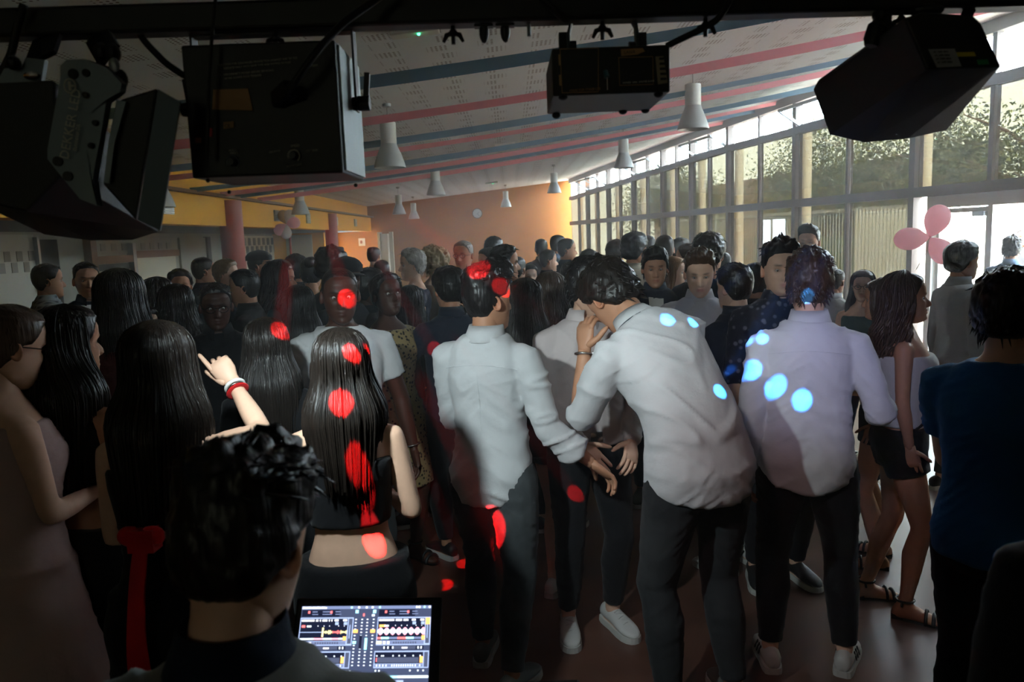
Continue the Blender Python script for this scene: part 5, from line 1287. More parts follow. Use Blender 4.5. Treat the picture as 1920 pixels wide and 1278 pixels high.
# ------------------------------------------------------------------ the light bar and its fixtures
M_met = plain('painted_metal', srgb(118, 128, 134), .45, metal=.5, noise=.06, scale=30); M_litmet = plain('lit_side_metal', srgb(150, 160, 160), .5, metal=.3, noise=.08, scale=40)
M_lbl = plain('kraft_label', srgb(170, 130, 84), .7); M_prt = plain('pale_print', srgb(190, 186, 170), .7); M_blk2 = plain('black_housing', (.012, .012, .013), .5, bump=.08, scale=300)
BA, BB = at(-400, 60, 1.5), at(2050, -14, 1.5)
e = empty('light_bar'); tag(e, 'black horizontal lighting bar across the top of the picture', 'light bar')
mb = MB(); mb.bar(BA, BB, .05, .05); bevel(mb.build('tube', M_black, e), .006)
# the stand that carries the bar stands outside the frame on the left
mb = MB(); mb.tube([(BA[0]+.02, 1.5, 0), (BA[0]+.02, 1.5, BA[2])], .022, 12); mb.tube([(BA[0]+.02, 1.5, .5), (BA[0]-.35, 1.2, .02)], .014, 8); mb.tube([(BA[0]+.02, 1.5, .5), (BA[0]-.35, 1.8, .02)], .014, 8); mb.tube([(BA[0]+.02, 1.5, .5), (BA[0]+.2, 1.5, .02)], .014, 8); mb.build('stand', M_black, e)
def barpt(px): 
    t = (px+400)/2450.0; return BA+(BB-BA)*t
for px in (512, 847, 1128, 1322, 1690):
    q = barpt(px)-np.array([0, 0, .025]); mb = MB(); mb.tube([q, q-np.array([0, 0, .032])], .004, 8); mb.ball(q-np.array([0, 0, .012]), .008, 10, 6)
    for s_ in (-1, 1): mb.tube([q-np.array([0, 0, .012]), q+np.array([s_*.012, 0, -.016]), q+np.array([s_*.018, 0, -.028])], [.004, .005, .003], 6)
    mb.build('wing_nut', M_black, e)
for px in (905, 945):
    q = barpt(px)-np.array([0, 0, .025]); mb = MB(); mb.ball(q-np.array([0, 0, .012]), (.009, .009, .02), 12, 8); mb.box(q, (.034, .02, .008)); mb.build('clamp_knob', M_black, e)
q = barpt(990)-np.array([0, 0, .025]); mb = MB(); mb.tube([q+np.array([0, 0, .005]), q-np.array([0, 0, .022])], .0035, 8); mb.build('bolt', M_alu, e)
def cable(pts, r, lab, mat=M_blackg):
    P = np.array([at(x, y, Y) for x, y, Y in pts]); t = np.linspace(0, 1, len(P)); tt = np.linspace(0, 1, 40)
    k = len(P); Q = np.array([np.interp(tt, t, P[:, j]) for j in range(3)]).T
    for _ in range(6): Q[1:-1] = (Q[:-2]+2*Q[1:-1]+Q[2:])/4
    mb = MB(); mb.tube(Q, r, 8); o = mb.build('cable', mat, smooth=True); tag(o, lab, 'cable', 'black cables on the light bar'); return o
cable([(252, 50, 1.5), (275, 82, 1.5), (310, 118, 1.5), (345, 142, 1.5), (370, 150, 1.47)], .006, 'black cable looping from the bar to the left of the box light')
cable([(742, -30, 1.42), (690, 10, 1.40), (640, 45, 1.38), (590, 100, 1.35), (545, 165, 1.36), (525, 190, 1.40)], .0065, 'black power cable plugged diagonally into the back of the box light')
cable([(1378, -20, 1.45), (1362, 12, 1.45), (1345, 38, 1.45), (1305, 60, 1.47), (1250, 86, 1.50)], .006, 'black cable running down to the small laser box')
cable([(45, 8, 1.45), (32, 50, 1.45), (22, 100, 1.45), (4, 135, 1.45), (-30, 150, 1.45)], .007, 'black cable hanging at the far left edge')
cable([(405, -10, 1.40), (398, 60, 1.39), (392, 150, 1.39), (388, 300, 1.39)], .003, 'thin black safety cable in front of the box light')
cable([(1015, -6, 1.45), (1040, 20, 1.45), (1060, 36, 1.46), (1085, 36, 1.5)], .007, 'short black cable bulging under the bar beside the laser box')

def hull(pts, name, mat, parent, bev=.003):
    bm = bmesh.new()
    for q in pts: bm.verts.new(tuple(q))
    bmesh.ops.convex_hull(bm, input=bm.verts); bmesh.ops.dissolve_limit(bm, angle_limit=.02, verts=bm.verts, edges=bm.edges)
    me = bpy.data.meshes.new(name); bm.to_mesh(me); bm.free(); me.materials.append(mat)
    o = bpy.data.objects.new(name, me); C.objects.link(o); o.parent = parent
    if bev: bevel(o, bev)
    return o
def label_quad(pts, Y, name, mat, parent, th=.0015):
    f = np.array([at(x, y, Y) for x, y in pts]); mb = MB(); mb.prism(f, f+np.array([0, th, 0])); return mb.build(name, mat, parent)
def spot(name, loc, tgt, color, energy, rad_m, blend=.25, size=.012, parent=None):
    loc = Vector(tuple(loc)); tgt = Vector(tuple(tgt)); d = tgt-loc
    l = bpy.data.lights.new(name, 'SPOT'); l.color = color; l.energy = energy; l.spot_blend = blend; l.shadow_soft_size = size
    l.spot_size = 2*math.atan(rad_m/d.length) if rad_m < 5 else rad_m
    o = bpy.data.objects.new(name, l); C.objects.link(o); o.location = loc; o.rotation_euler = d.to_track_quat('-Z', 'Y').to_euler()
    if parent is not None: o.parent = parent
    return o

# (1) leftmost fixture: yoke, printed side plate and lens housing
e = F1 = empty('stage_light'); tag(e, 'leftmost black LED stage light with a grey side plate lettered DEKKER LED', 'stage light', 'stage lights hanging from the bar')
hull([at(x, y, 1.34) for x, y in ((-60, 158), (100, 150), (112, 330), (50, 396), (-60, 372))]+[at(x, y, 1.60) for x, y in ((50, 423), (85, 440), (172, 451), (250, 450), (298, 435), (260, 300), (120, 200), (10, 300))], 'body', M_blk2, e)
pl = [(113, 123), (125, 112), (157, 111), (200, 128), (228, 156), (225, 172), (200, 186), (172, 346), (182, 386), (150, 373), (116, 332), (89, 298), (89, 279), (113, 148)]
f = np.array([at(x, y, 1.32) for x, y in pl]); mb = MB(); mb.prism(f, f+np.array([.004, .010, 0])); mb.build('side_plate', M_met, e)
hull([at(x, y, 1.33) for x, y in ((226, 187), (294, 166), (255, 412), (194, 345))]+[at(x, y, 1.45) for x, y in ((338, 192), (300, 432), (200, 350), (230, 190))], 'lens_housing', M_blk2, e)
label_quad([(296, 167), (338, 191), (300, 432), (258, 412)], 1.325, 'lit_housing_side', plain('lit_side_sheet', srgb(88, 100, 108), .5, metal=.4), e, .004)  # lit right face of the dark housing, its light painted as a paler sheet
label_quad([(219, 187), (236, 190), (214, 270), (205, 344), (194, 342), (204, 262)], 1.318, 'cover_strip', M_met, e, .004)
for x, y in ((160, 178), (178, 230), (170, 273)):
    mb = MB(); mb.lathe([(0, -.004), (.004, -.003), (.005, .0), (.005, .004)], 12, o=at(x, y, 1.315), R=rotx(-PI/2)); mb.build('screw', M_black, e)
for x, y, r_ in ((107, 302, .008), (126, 330, .008), (136, 138, .008), (160, 136, .006)):
    mb = MB(); mb.lathe([(0, 0), (r_, 0), (r_, .004)], 16, o=at(x, y, 1.316), R=rotx(-PI/2)); mb.build('hole', M_dark if y < 200 else M_black, e)
hull([at(x, y, 1.33) for x, y in ((160, 112), (205, 125), (232, 160), (215, 168), (165, 130))]+[at(x, y, 1.42) for x, y in ((165, 112), (215, 130), (230, 160))], 'hinge', M_black, e)
for x, y in ((190, 98), (212, 100), (225, 148)): 
    mb = MB(); mb.ball(at(x, y, 1.34), (.012, .014, .016), 12, 8); mb.build('knob', M_black, e)
mb = MB(); mb.ball(at(214, 122, 1.325), (.009, .006, .012), 12, 8); mb.build('knob_cap', M_alu, e)
mb = MB(); mb.bar(barpt(178)-np.array([0, 0, .02]), at(205, 105, 1.42), .05, .008, up=(0, 1, 0)); mb.build('bracket', M_black, e)
mb = MB(); mb.bar(barpt(88)-np.array([0, 0, .02]), at(75, 112, 1.42), .06, .008, up=(0, 1, 0)); mb.build('bracket', M_black, e)
label_quad([(48, 108), (84, 112), (78, 152), (-10, 160), (8, 128), (40, 127)], 1.36, 'mount_plate', M_met, e, .01)
mb = MB(); mb.ball(at(25, 118, 1.35), (.012, .012, .012), 12, 8); mb.build('knob', M_black, e); mb = MB(); mb.ball(at(60, 142, 1.35), (.014, .008, .007), 12, 8); mb.build('clip', CHROME, e)
ta, tb = at(128, 300, 1.312), at(153, 162, 1.312); tx = tb-ta; ty = at(112, 297, 1.312)-ta
t = text_obj('DEKKER LED', .0215, M_prt, parent=e); frame_obj(t, ta, tx, ty); t.scale = (np.linalg.norm(tx)/.128,)*1+(1, 1)
ta2, tb2 = at(143, 284, 1.312), at(150, 236, 1.312); t = text_obj('Illumination DX', .0095, M_prt, parent=e); frame_obj(t, ta2, tb2-ta2, ty); t.scale = (.72, 1, 1)
mb = MB(); cc = at(131, 161, 1.312); mb.tube([cc+np.array([.009*math.cos(a), 0, .011*math.sin(a)]) for a in np.linspace(0, 2*PI, 20)], .0012, 5); mb.box(cc, (.004, .002, .014)); mb.box(cc+np.array([.003, 0, 0]), (.008, .002, .003)); mb.build('emblem', M_prt, e)
spot('white_beam', (-.66, 1.66, 1.99), (-.32, 3.0, 1.30), (.80, .97, 1.0), 44, 1.75, 1.0, .03, F1)

# (2) box light
e = F2 = empty('stage_light'); tag(e, 'square black box light with control panel on its back and yellow label', 'stage light', 'stage lights hanging from the bar')
n0, n1 = at(360, 330, 1.42), at(628, 74, 1.42); x0, x1, z0_, z1_ = n0[0], n1[0], n0[2]-.004, n1[2]
bx_ = MB(); bx_.box(((x0+x1)/2, 1.52, (z0_+z1_)/2), (x1-x0, .20, z1_-z0_)); o = bx_.build('body', M_blk2, e); bevel(o, .004)
bx_ = MB(); bx_.box((x1+.002, 1.525, (z0_+z1_)/2), (.004, .186, z1_-z0_-.012)); bx_.build('lit_side_panel', M_litmet, e)  # light on the window side, put into a paler panel on the black box
label_quad([(400, 168), (465, 166), (474, 207), (398, 205)], 1.416, 'type_label', M_lbl, e)
label_quad([(419, 229), (438, 227), (438, 239), (419, 241)], 1.416, 'approval_label', M_lbl, e); t = text_obj('CE', .0085, M_black, parent=e); frame_obj(t, at(421, 239, 1.4145), (1, 0, .0), (0, 0, 1))
label_quad([(391, 240), (397, 240), (397, 256), (391, 256)], 1.416, 'red_switch', plain('red_switch', (.5, .01, .01), .4), e, .006); label_quad([(366, 258), (377, 258), (377, 268), (366, 268)], 1.416, 'fuse_label', plain('pinkish_label', srgb(150, 100, 80), .7), e)
for txt, px, py, sz in (('CAUTION: FOR CONTINUED PROTECTION AGAINST RISK OF FIRE', 410, 124, .0046), ('REPLACE ONLY WITH SAME TYPE AND RATING OF FUSE', 420, 130, .0046), ('DISCONNECT POWER BEFORE SERVICING', 420, 142, .0046), ('NE PAS OUVRIR SOUS TENSION', 420, 149, .0046), ('SPEED', 545, 276, .006), ('AUDIO', 429, 284, .005), ('OUTPUT', 505, 287, .005), ('MIC SENS', 574, 285, .005), ('MODE', 432, 289, .005), ('SLOW FAST', 538, 313, .005), ('FUSE 230V', 572, 126, .005)):
    t = text_obj(txt, sz, M_prt, parent=e); frame_obj(t, at(px, py, 1.4155), (1, 0, .055), (0, 0, 1))
for px, py, r_, op in ((551, 292, .010, 1.0), (436, 304, .011, .5)):
    cc = at(px, py, 1.414); mb = MB(); mb.tube([cc+np.array([r_*math.cos(a), 0, r_*math.sin(a)]) for a in np.linspace(-.9, PI+.4, 20)], .0011*op+.0004, 5); mb.build('dial_scale', M_prt if op == 1 else M_met, e)
    mb = MB(); mb.lathe([(0, -.012), (.006, -.012), (.007, 0)], 16, o=cc, R=rotx(-PI/2)); mb.build('dial', M_black, e)
mb = MB(); mb.bar(at(520, 188, 1.415), at(545, 165, 1.375), .022, .026); mb.build('power_plug', M_blackg, e)
for s_, px in ((1, 655), (-1, 352)):
    xb = x1+.014 if s_ > 0 else x0-.014
    mb = MB(); mb.bar((xb, 1.52, z0_+.12), (xb, 1.52, BA[2]+.0), .004, .03, up=(0, 1, 0)); mb.build('yoke_arm', M_black, e)
    mb = MB(); mb.lathe([(0, -.02), (.012, -.02), (.014, -.005), (.014, .012), (0, .012)], 12, o=(xb+s_*.012, 1.52, z0_+.135), R=roty(PI/2)); mb.bar((xb+s_*.016, 1.52, z0_+.135), (xb+s_*.022, 1.52, z0_+.19), .010, .008, up=(0, 1, 0)); mb.build('clamp_lever', M_black, e)
mb = MB(); mb.bar((x0-.014, 1.52, BA[2]-.03), (x1+.014, 1.52, BA[2]-.03), .03, .005); mb.build('yoke_top', M_black, e)
for px, py in ((640, 321), (667, 347), (390, 338), (430, 360)):
    mb = MB(); mb.ball(at(px, py, 1.43 if px in (390, 640) else 1.6), .004, 8, 6); mb.build('screw', M_black, e)
mb = MB(); mb.lathe([(0, 0), (.075, 0), (.085, .02), (.085, .0)], 28, o=((x0+x1)/2, 1.625, (z0_+z1_)/2), R=rotx(-PI/2)); mb.build('lens', plain('lens_glass', (.2, .25, .3), .1), e)
red_o = ((x0+x1)/2, 1.68, (z0_+z1_)/2-.02)
for x, y, Y, r_ in ((908, 511, 3.17, 24), (967, 556, 3.28, 18), (650, 558, 3.50, 18), (653, 637, 2.17, 15), (636, 730, 2.14, 23), (664, 832, 2.12, 22), (526, 618, 2.9, 20), (688, 941, 2.16, 19), (925, 985, 3.04, 27), (850, 1006, 3.9, 14), (832, 1090, 4.0, 18), (1028, 860, 3.05, 13), (812, 650, 4.3, 14)):
    spot('red_spot', red_o, at(x, y, Y), (1.0, .010, .012), 1500, r_/FPX*Y, .30, .004, F2)

# (3) small laser box
e = F3 = empty('stage_light'); tag(e, 'small black laser box on a bent metal bracket with blue lit underside', 'stage light', 'stage lights hanging from the bar')
n0, n1 = at(1037, 178, 1.45), at(1256, 83, 1.45); x0, x1, z0_, z1_ = n0[0], n1[0], n0[2]-.002, n1[2]
mb = MB(); mb.box(((x0+x1)/2, 1.555, (z0_+z1_)/2), (x1-x0, .21, z1_-z0_)); bevel(mb.build('body', M_blk2, e), .003)
label_quad([(1164, 92), (1205, 90), (1209, 96), (1195, 102), (1165, 105)], 1.447, 'warning_label', M_lbl, e); t = text_obj('LASER', .0075, M_black, parent=e); frame_obj(t, at(1170, 101, 1.4455), (1, 0, .03), (0, 0, 1))
label_quad([(1229, 106), (1244, 105), (1252, 155), (1234, 158)], 1.447, 'type_plate', plain('grey_plate', srgb(150, 138, 112), .5), e); label_quad([(1047, 102), (1050, 102), (1051, 122), (1048, 122)], 1.447, 'edge_label', M_lbl, e); label_quad([(1048, 140), (1052, 140), (1053, 160), (1049, 160)], 1.447, 'edge_label', M_lbl, e)
for k in range(5):
    mb = MB(); q = at(1236+k*.6, 110+k*9.5, 1.446); mb.bar(q, q+np.array([.011, 0, 0]), .001, .004); mb.build('print_line', M_black, e)
for pts in ([(1050, 92), (1122, 90), (1122, 172), (1054, 174)], [(1160, 108), (1224, 106), (1225, 158), (1162, 160)]):
    mb = MB(); q = [at(x, y, 1.447) for x, y in pts]; [mb.tube([q[i], q[(i+1) % 4]], .0006, 4) for i in range(4)]; mb.build('panel_outline', M_lbl, e)
t = text_obj('POWER  LINK  MASTER SLAVE', .0042, M_prt, parent=e); frame_obj(t, at(1168, 157, 1.4455), (1, 0, .03), (0, 0, 1))
t = text_obj('MADE FOR STAGE USE', .0055, M_lbl, parent=e); frame_obj(t, at(1068, 172, 1.4455), (1, 0, .03), (0, 0, 1))
mb = MB(); q = at(1135, 133, 1.44); mb.tube([q, q+np.array([.002, -.005, -.012])], [.004, .005], 8); mb.build('key_head', plain('teal_key', srgb(60, 110, 120), .4), e); mb = MB(); mb.bar(q+np.array([.002, -.005, -.012]), q+np.array([.002, -.006, -.034]), .0015, .006, up=(0, 1, 0)); mb.build('key_blade', CHROME, e)
for px, py, Y in ((1043, 216, 1.65), (1210, 206, 1.65), (1235, 176, 1.46), (1168, 208, 1.65), (1056, 181, 1.46)):
    mb = MB(); mb.ball(at(px, py, Y), (.009, .009, .007), 10, 8); mb.build('rubber_foot', M_blackg, e)
ua = [at(1065, 92, 1.53), at(1066, 62, 1.52), at(1072, 42, 1.51), at(1090, 33, 1.50), at(1130, 31, 1.5), at(1170, 30, 1.50), at(1186, 36, 1.51), at(1193, 55, 1.52), at(1194, 88, 1.53)]
mb = MB(); mb.tube(ua, .0035, 8, ref=(0, 1, 0), ry=.014); mb.build('bracket', M_met, e, smooth=True)
for px in (1056, 1203):
    mb = MB(); q = at(px, 78, 1.53); mb.box(q, (.016, .016, .030)); mb.lathe([(0, -.012), (.009, -.012), (.009, .012), (0, .012)], 10, o=q+np.array([.012 if px < 1100 else -.012, 0, -.008]), R=roty(PI/2)); mb.build('side_knob', M_black, e)

spot('cool_beam', (.18, 1.70, 2.03), (.52, 2.98, 1.58), (.78, .97, 1.0), 15, .58, 1.0, .03, F3)
# (4) right fixture
e = F4 = empty('stage_light'); tag(e, 'large black faceted derby light hanging at the right', 'stage light', 'stage lights hanging from the bar')
hull([at(x, y, 1.40) for x, y in ((1697, 33), (1730, 23), (1825, 29), (1840, 43), (1877, 124), (1738, 129))]+[at(x, y, 1.70) for x, y in ((1524, 168), (1534, 150), (1555, 253), (1620, 268), (1700, 261), (1776, 244), (1700, 60))], 'body', M_blk2, e)
label_quad([(1741, 92), (1790, 91), (1803, 124), (1757, 126)], 1.397, 'type_label', plain('grey_label', srgb(150, 150, 150), .6), e); label_quad([(1793, 98), (1827, 97), (1830, 105), (1797, 106)], 1.397, 'yellow_label', plain('yellow_label', srgb(190, 170, 30), .6), e); label_quad([(1832, 112), (1852, 111), (1855, 120), (1835, 121)], 1.397, 'green_label', plain('green_label', srgb(50, 140, 80), .6), e)
for k in range(4):
    t = text_obj('AC 230V 50Hz', .0042, M_black, parent=e); frame_obj(t, at(1750+2.5*k, 99+6.5*k, 1.3955), (1, 0, 0), (.25, 0, 1))
tc_ = [at(1572, 190, 1.655), at(1672, 125, 1.555)]
t = text_obj('SOKAYLEDGEM', .022, plain('dull_print', srgb(96, 92, 86), .7), parent=e); dx = tc_[1]-tc_[0]; frame_obj(t, tc_[0]+np.array([-.004, -.03, .006]), dx, (dx[2]*-.8, -.35, 1.0)); t.scale = (.85, 1, 1)
mb = MB(); mb.bar(barpt(1655)-np.array([0, 0, .02]), at(1652, 85, 1.50), .03, .012, up=(0, 1, 0)); mb.build('bracket', M_black, e)
mb = MB(); q = at(1641, 62, 1.49); mb.lathe([(0, -.024), (.012, -.024), (.017, -.012), (.017, .012), (.010, .02), (0, .02)], 14, o=q, R=roty(.3)); mb.ball(at(1650, 28, 1.49), (.014, .014, .014)); mb.build('side_knob', M_black, e)
mb = MB(); mb.bar(barpt(1820)-np.array([0, 0, .02]), at(1808, 40, 1.5), .018, .010, up=(0, 1, 0)); mb.build('bracket', M_black, e)
mb = MB(); mb.ball(at(1738, 20, 1.46), (.03, .02, .012)); mb.build('cable_gland', M_black, e)
blue_o = at(1640, 262, 1.74)
for x, y, Y, r_ in ((1254, 596, 2.92, 15), (1297, 606, 2.98, 13), (1418, 676, 3.04, 20), (1462, 706, 3.0, 20), (1506, 742, 3.0, 20), (1331, 764, 2.95, 17), (1514, 554, 3.06, 13), (1370, 697, 3.95, 13), (1347, 722, 3.95, 15), (1432, 628, 3.1, 13)):
    spot('blue_spot', blue_o, at(x, y, Y), (.02, .24, 1.0), 700, r_/FPX*Y, .6, .004, F4)
spot('violet_wash', blue_o+np.array([-.02, .02, 0]), (1.27, 3.1, 1.40), (.60, .62, 1.0), 20, .48, .9, .06, F4)
spot('rose_wash', (.18, 1.70, 2.02), (.9, 3.2, .7), (1.0, .55, .58), 5, 1.1, .9, .06, F3)

# ------------------------------------------------------------------ DJ desk and laptop
tb_ = empty('dj_table'); tag(tb_, 'black DJ table along the bottom edge under the laptop', 'table')
mb = MB(); mb.box((-.45, 1.42, .80), (1.16, .62, .04)); bevel(mb.build('tabletop', M_blackg, tb_), .006)
for sx in (-1.0, .10):
    for sy in (1.15, 1.70):
        mb = MB(); mb.box((sx, sy, .39), (.04, .04, .78)); mb.build('leg', M_black, tb_)
lp = empty('laptop'); tag(lp, 'open black laptop with a glowing DJ mixing screen', 'laptop')
A_ = at(567, 1136, 1.60); B_ = at(809, 1134, 1.60); wx = np.linalg.norm(B_-A_)
xd = (B_-A_)/wx; dn_ = at(566, 1290, 1.50)-A_; yd = -(dn_-xd*(dn_ @ xd)); hgt = .62*wx; yd /= np.linalg.norm(yd); nd = np.cross(xd, yd)   # nd faces the camera
O_ = A_-yd*hgt
def sp(u, v, o_=0.0): return O_+xd*u*wx+yd*v*hgt+nd*o_
mb = MB(); fr = [sp(-.05, -.06, -.001), sp(1.08, -.06, -.001), sp(1.08, 1.10, -.001), sp(-.05, 1.10, -.001)]; mb.prism(fr, np.array(fr)-nd*.008); bevel(mb.build('lid', M_black, lp), .003)
bs = [sp(-.05, -.07), sp(1.08, -.07), sp(1.08, -.07)+np.array([0, -.22, -.0]), sp(-.05, -.07)+np.array([0, -.22, -.0])]; zb = .8205
mb = MB(); B0 = np.array(bs); B0[:, 2] = zb; T0 = B0.copy(); T0[:, 2] = zb+.02; mb.prism(B0, T0); mb.build('base', M_black, lp)
mb = MB(); hz = (bs[0]+bs[1])/2; mb.tube([np.array([bs[0][0]+.02, bs[0][1], zb+.02]), np.array([bs[1][0]-.02, bs[1][1], zb+.02])], .008, 8); mb.prism([sp(.1, -.05, -.006), sp(.9, -.05, -.006), np.array([bs[1][0]-.02, bs[1][1], zb+.012]), np.array([bs[0][0]+.02, bs[0][1], zb+.012])], np.array([sp(.1, -.05, -.010), sp(.9, -.05, -.010), np.array([bs[1][0]-.02, bs[1][1]+.005, zb+.012]), np.array([bs[0][0]+.02, bs[0][1]+.005, zb+.012])])); mb.build('hinge', M_black, lp)
def emis(n, c, s): return plain(n, (.02, .02, .02), .4, emit=c, estr=s)
pal = {k: emis('screen_'+k, c, 1.3) for k, c in dict(bg=(.035, .045, .085), frame=(.26, .33, .52), dark=(.006, .008, .02), text=(.85, .88, 1.0), mid=(.12, .15, .26), org=(1.0, .45, .12), red=(.95, .16, .16), pink=(1.0, .35, .45), cyan=(.35, .85, 1.0), pale=(.75, .88, 1.0), yel=(.9, .8, .35), ddim=(.05, .06, .10)).items()}
ui = {k: MB() for k in pal}
def R_(k, x0, y0, x1, y1, lay=1):   # screen pixels of the 1530 x 900 close-up, y down
    p_ = [sp((x-190)/1520, 1-(y-170)/1000, .0006*lay) for x, y in ((x0, y1), (x1, y1), (x1, y0), (x0, y0))]; ui[k].add(p_, [(0, 1, 2, 3)])
R_('bg', 190, 170, 1710, 1170, 1)
R_('mid', 190, 175, 1710, 210, 2)
for x in range(200, 480, 16): R_('text', x, 186, x+11, 206, 3)
for x, k in ((765, 'cyan'), (850, 'text'), (940, 'text'), (1010, 'pale'), (1095, 'cyan'), (1530, 'text'), (1560, 'text'), (1620, 'cyan'), (1680, 'text')): R_(k, x, 180, x+22, 204, 3)
for o_ in (0, 900):
    R_('dark', 200+o_, 220, 640+o_*.98, 300, 2)
    for x in (270, 530): R_('red', x+o_, 232, x+24+o_, 262, 3)
    for q, x in enumerate((320, 440, 480, 590)): R_('mid', x+o_, 236, x+60+o_, 248, 3); R_('mid', x+o_, 268, x+70+o_, 278, 3)
    R_('frame', 190+o_, 310, 810+o_, 640, 2); R_('dark', 200+o_, 325, 745+o_, 585, 3)
    for x in range(208, 560, 15):
        if hash3(x, o_, 3) > .18: R_('text', x+o_, 334, x+11+o_, 358, 4)
    for x in (590, 690): R_('text', x+o_, 334, x+45+o_, 356, 4); R_('frame', x+10+o_, 366, x+50+o_, 400, 4)
    R_('red' if o_ == 0 else 'org', 215+o_*1.06-(0 if o_ == 0 else 54), 400, 255+o_*1.06-(0 if o_ == 0 else 20), 428, 4); R_('pale', 275+o_, 404, 325+o_, 424, 4)
    for x in (400, 470, 535, 640, 705): R_('text', x+o_, 405, x+6+o_, 418, 4)
    R_('ddim', 755+o_, 325, 800+o_, 620, 3); R_('frame', 770+o_, 400, 780+o_, 560, 4)
    # transport row
    R_('mid', 195+o_, 590, 740+o_, 630, 3); R_('dark' if o_ == 0 else 'yel', 195+o_, 594, 255+o_, 626, 4); R_('text', 272+o_, 596, 300+o_, 626, 4); R_('text', 318+o_, 596, 345+o_, 626, 4)
    for x in range(385, 640, 28): R_('ddim', x+o_, 600, x+18+o_, 622, 4)
    R_('dark', 270+o_, 645, 740+o_, 690, 2); R_('ddim', 400+o_, 650, 650+o_, 686, 3); R_('text', 490+o_, 662, 555+o_, 680, 4)
    for x in (280, 325, 380, 670, 705): R_('pale', x+o_, 655, x+16+o_, 682, 4)
    # lower deck
    R_('frame', 180+o_, 705, 805+o_, 900, 2); R_('dark', 190+o_, 720, 740+o_, 850, 3); R_('ddim', 215+o_, 780, 690+o_, 840, 4); R_('org', 703+o_, 770, 738+o_, 842, 4); R_('red', 205+o_, 785, 214+o_, 830, 4)
    for x in (205, 260, 280, 390, 460, 525, 620, 700): R_('pale', x+o_, 755, x+14+o_, 770, 4)
    R_('mid', 190+o_, 856, 740+o_, 888, 3)
    for x in list(range(210, 350, 36))+list(range(385, 620, 26))+[650, 700]: R_('pale', x+o_, 862, x+12+o_, 882, 4)
    R_('ddim', 750+o_, 720, 795+o_, 890, 3)
# waveforms
R_('frame', 200, 480, 460, 488, 4); R_('yel', 455, 430, 475, 540, 4)
for x in range(480, 740, 8): h_ = 8+20*abs(math.sin((x-480)/36.0))*hash3(x, 1, 1); R_('red' if 570 < x < 670 else 'yel', x, 484-h_, x+6, 484+h_, 4)
for x in range(1095, 1645, 6):
    ph = ((x-1095) % 71)/71.0; h_ = 12+34*(abs(math.sin(ph*PI)))**1.5; R_('pink' if .25 < ph < .75 else 'pale', x, 478-h_, x+6, 478+h_, 4)
for x in range(205, 700, 9): R_('pink' if 360 < x < 470 or 570 < x < 650 else 'pale', x, 552, x+9, 572, 4)
R_('org', 705, 535, 742, 582, 5)
for x in range(1100, 1640, 9): R_(('cyan', 'mid', 'red')[(x//95) % 3], x, 545, x+9, 570, 4)
R_('org', 1612, 530, 1650, 580, 5); R_('org', 1652, 320, 1702, 400, 4)
# mixer strip
for cx in (838, 910, 972, 1044):
    for y in range(330, 900, 38): R_('text' if hash3(cx, y, 2) > .5 else 'pale', cx-9, y, cx+9, y+12, 3)
for x in (815, 1015): R_('org', x, 455, x+55, 495, 4)
R_('dark', 895, 525, 925, 680, 4); R_('cyan', 958, 555, 988, 690, 4); R_('cyan', 820, 590, 860, 622, 4); R_('cyan', 825, 222, 860, 262, 3); R_('cyan', 1030, 222, 1066, 262, 3); R_('pale', 1020, 275, 1052, 300, 3); R_('red', 915, 265, 935, 300, 3)
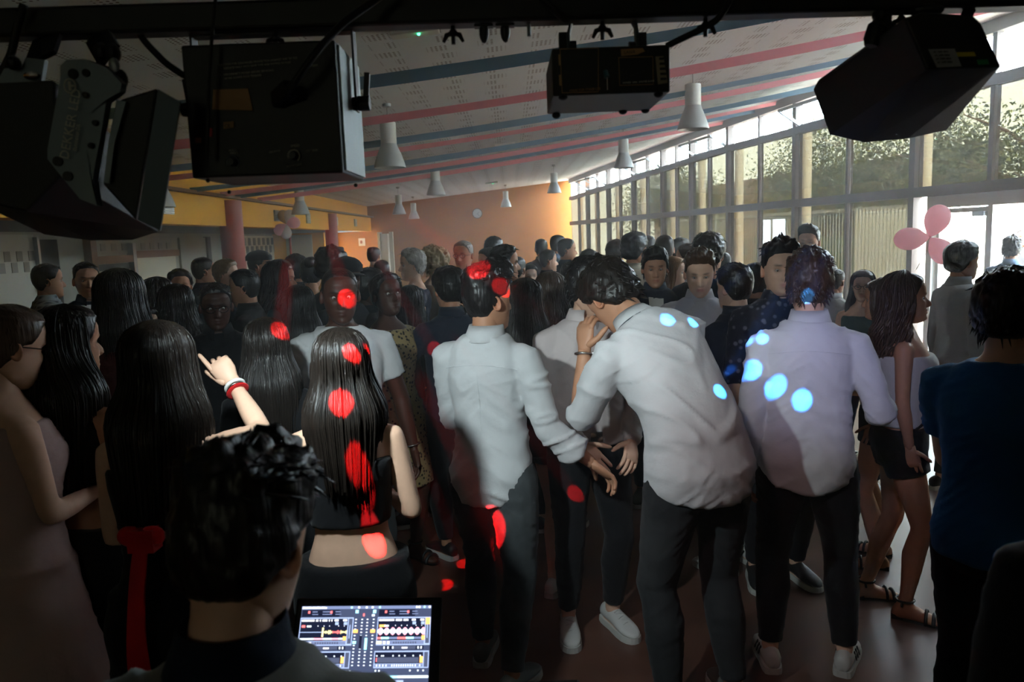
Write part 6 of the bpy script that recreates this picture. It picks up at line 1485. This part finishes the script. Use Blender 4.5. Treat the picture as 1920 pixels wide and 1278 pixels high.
# browser
R_('ddim', 190, 960, 440, 1170, 2); R_('red', 190, 968, 245, 985, 3); R_('pale', 470, 985, 1708, 1012, 3); R_('cyan', 540, 985, 690, 1012, 4); R_('cyan', 1140, 985, 1365, 1012, 4); R_('frame', 470, 1035, 1430, 1060, 3); R_('mid', 470, 1085, 1708, 1110, 3); R_('frame', 470, 1130, 1600, 1150, 3)
for y in (1003, 1028, 1053, 1080, 1110, 1140):
    R_('cyan', 222, y, 242, y+18, 3)
    for x in range(252, 252+int(60+80*hash3(y, 1, 5)), 12): R_('text', x, y+2, x+9, y+16, 3)
for x in (730, 770, 810, 1100, 1140, 1490, 1580, 1640): R_('pale', x, 920, x+16, 938, 3)
scr = empty('screen'); scr.parent = lp
allui = MB()
for q, (k, m) in enumerate(ui.items()):
    if m.n: V_, Q_, T_, tn_, mi_2 = m.arrays(); allui.add(V_, Q_, T_, mat=q)
g_ = allui.build('screen_graphics', list(pal.values()), scr); g_['kind'] = 'stuff'
t = text_obj('TRAKTOR SCRATCH PRO', .0042, pal['text'], parent=scr); frame_obj(t, sp(.008, .972, .003), xd, yd)

# ------------------------------------------------------------------ haze from the fog machine: denser over the dancers, thin beyond
def haze(y0, y1, dens, lab):
    hm = bpy.data.materials.new('stage_haze'); hm.use_nodes = True; nt = hm.node_tree; nt.nodes.clear(); out = nt.nodes.new('ShaderNodeOutputMaterial'); vs = nt.nodes.new('ShaderNodeVolumeScatter')
    vs.inputs['Color'].default_value = (.90, .95, 1.0, 1); vs.inputs['Density'].default_value = dens; vs.inputs['Anisotropy'].default_value = .25; nt.links.new(vs.outputs[0], out.inputs['Volume'])
    mb = MB(); q = [(-7.4, y0), (facX(y0)-.2, y0), (facX(y1)-.2, y1), (-7.4, y1)]; mb.prism([(x, y, .01) for x, y in q], [(x, y, 4.3) for x, y in q])
    o = mb.build('haze', hm); b = bmesh.new(); b.from_mesh(o.data); bmesh.ops.recalc_face_normals(b, faces=b.faces); b.to_mesh(o.data); b.free()
    o['kind'] = 'stuff'; o['label'] = lab; o['category'] = 'haze'
haze(2.3, 8.5, HAZE, 'bluish stage haze hanging over the nearer dancers')
haze(8.51, 25.1, HAZE*.36, 'thinner haze towards the far orange wall')

# lettering becomes plain mesh
bpy.context.view_layer.update(); dg = bpy.context.evaluated_depsgraph_get()
for o in [o for o in C.objects if o.type == 'FONT']:
    me = bpy.data.meshes.new_from_object(o.evaluated_get(dg)); me.name = 'lettering'; m_w = o.matrix_world.copy(); par = o.parent; nm = o.name
    n_ = bpy.data.objects.new('lettering', me); C.objects.link(n_); n_.parent = par; n_.matrix_world = m_w; bpy.data.objects.remove(o)
    n_['kind'] = 'stuff'
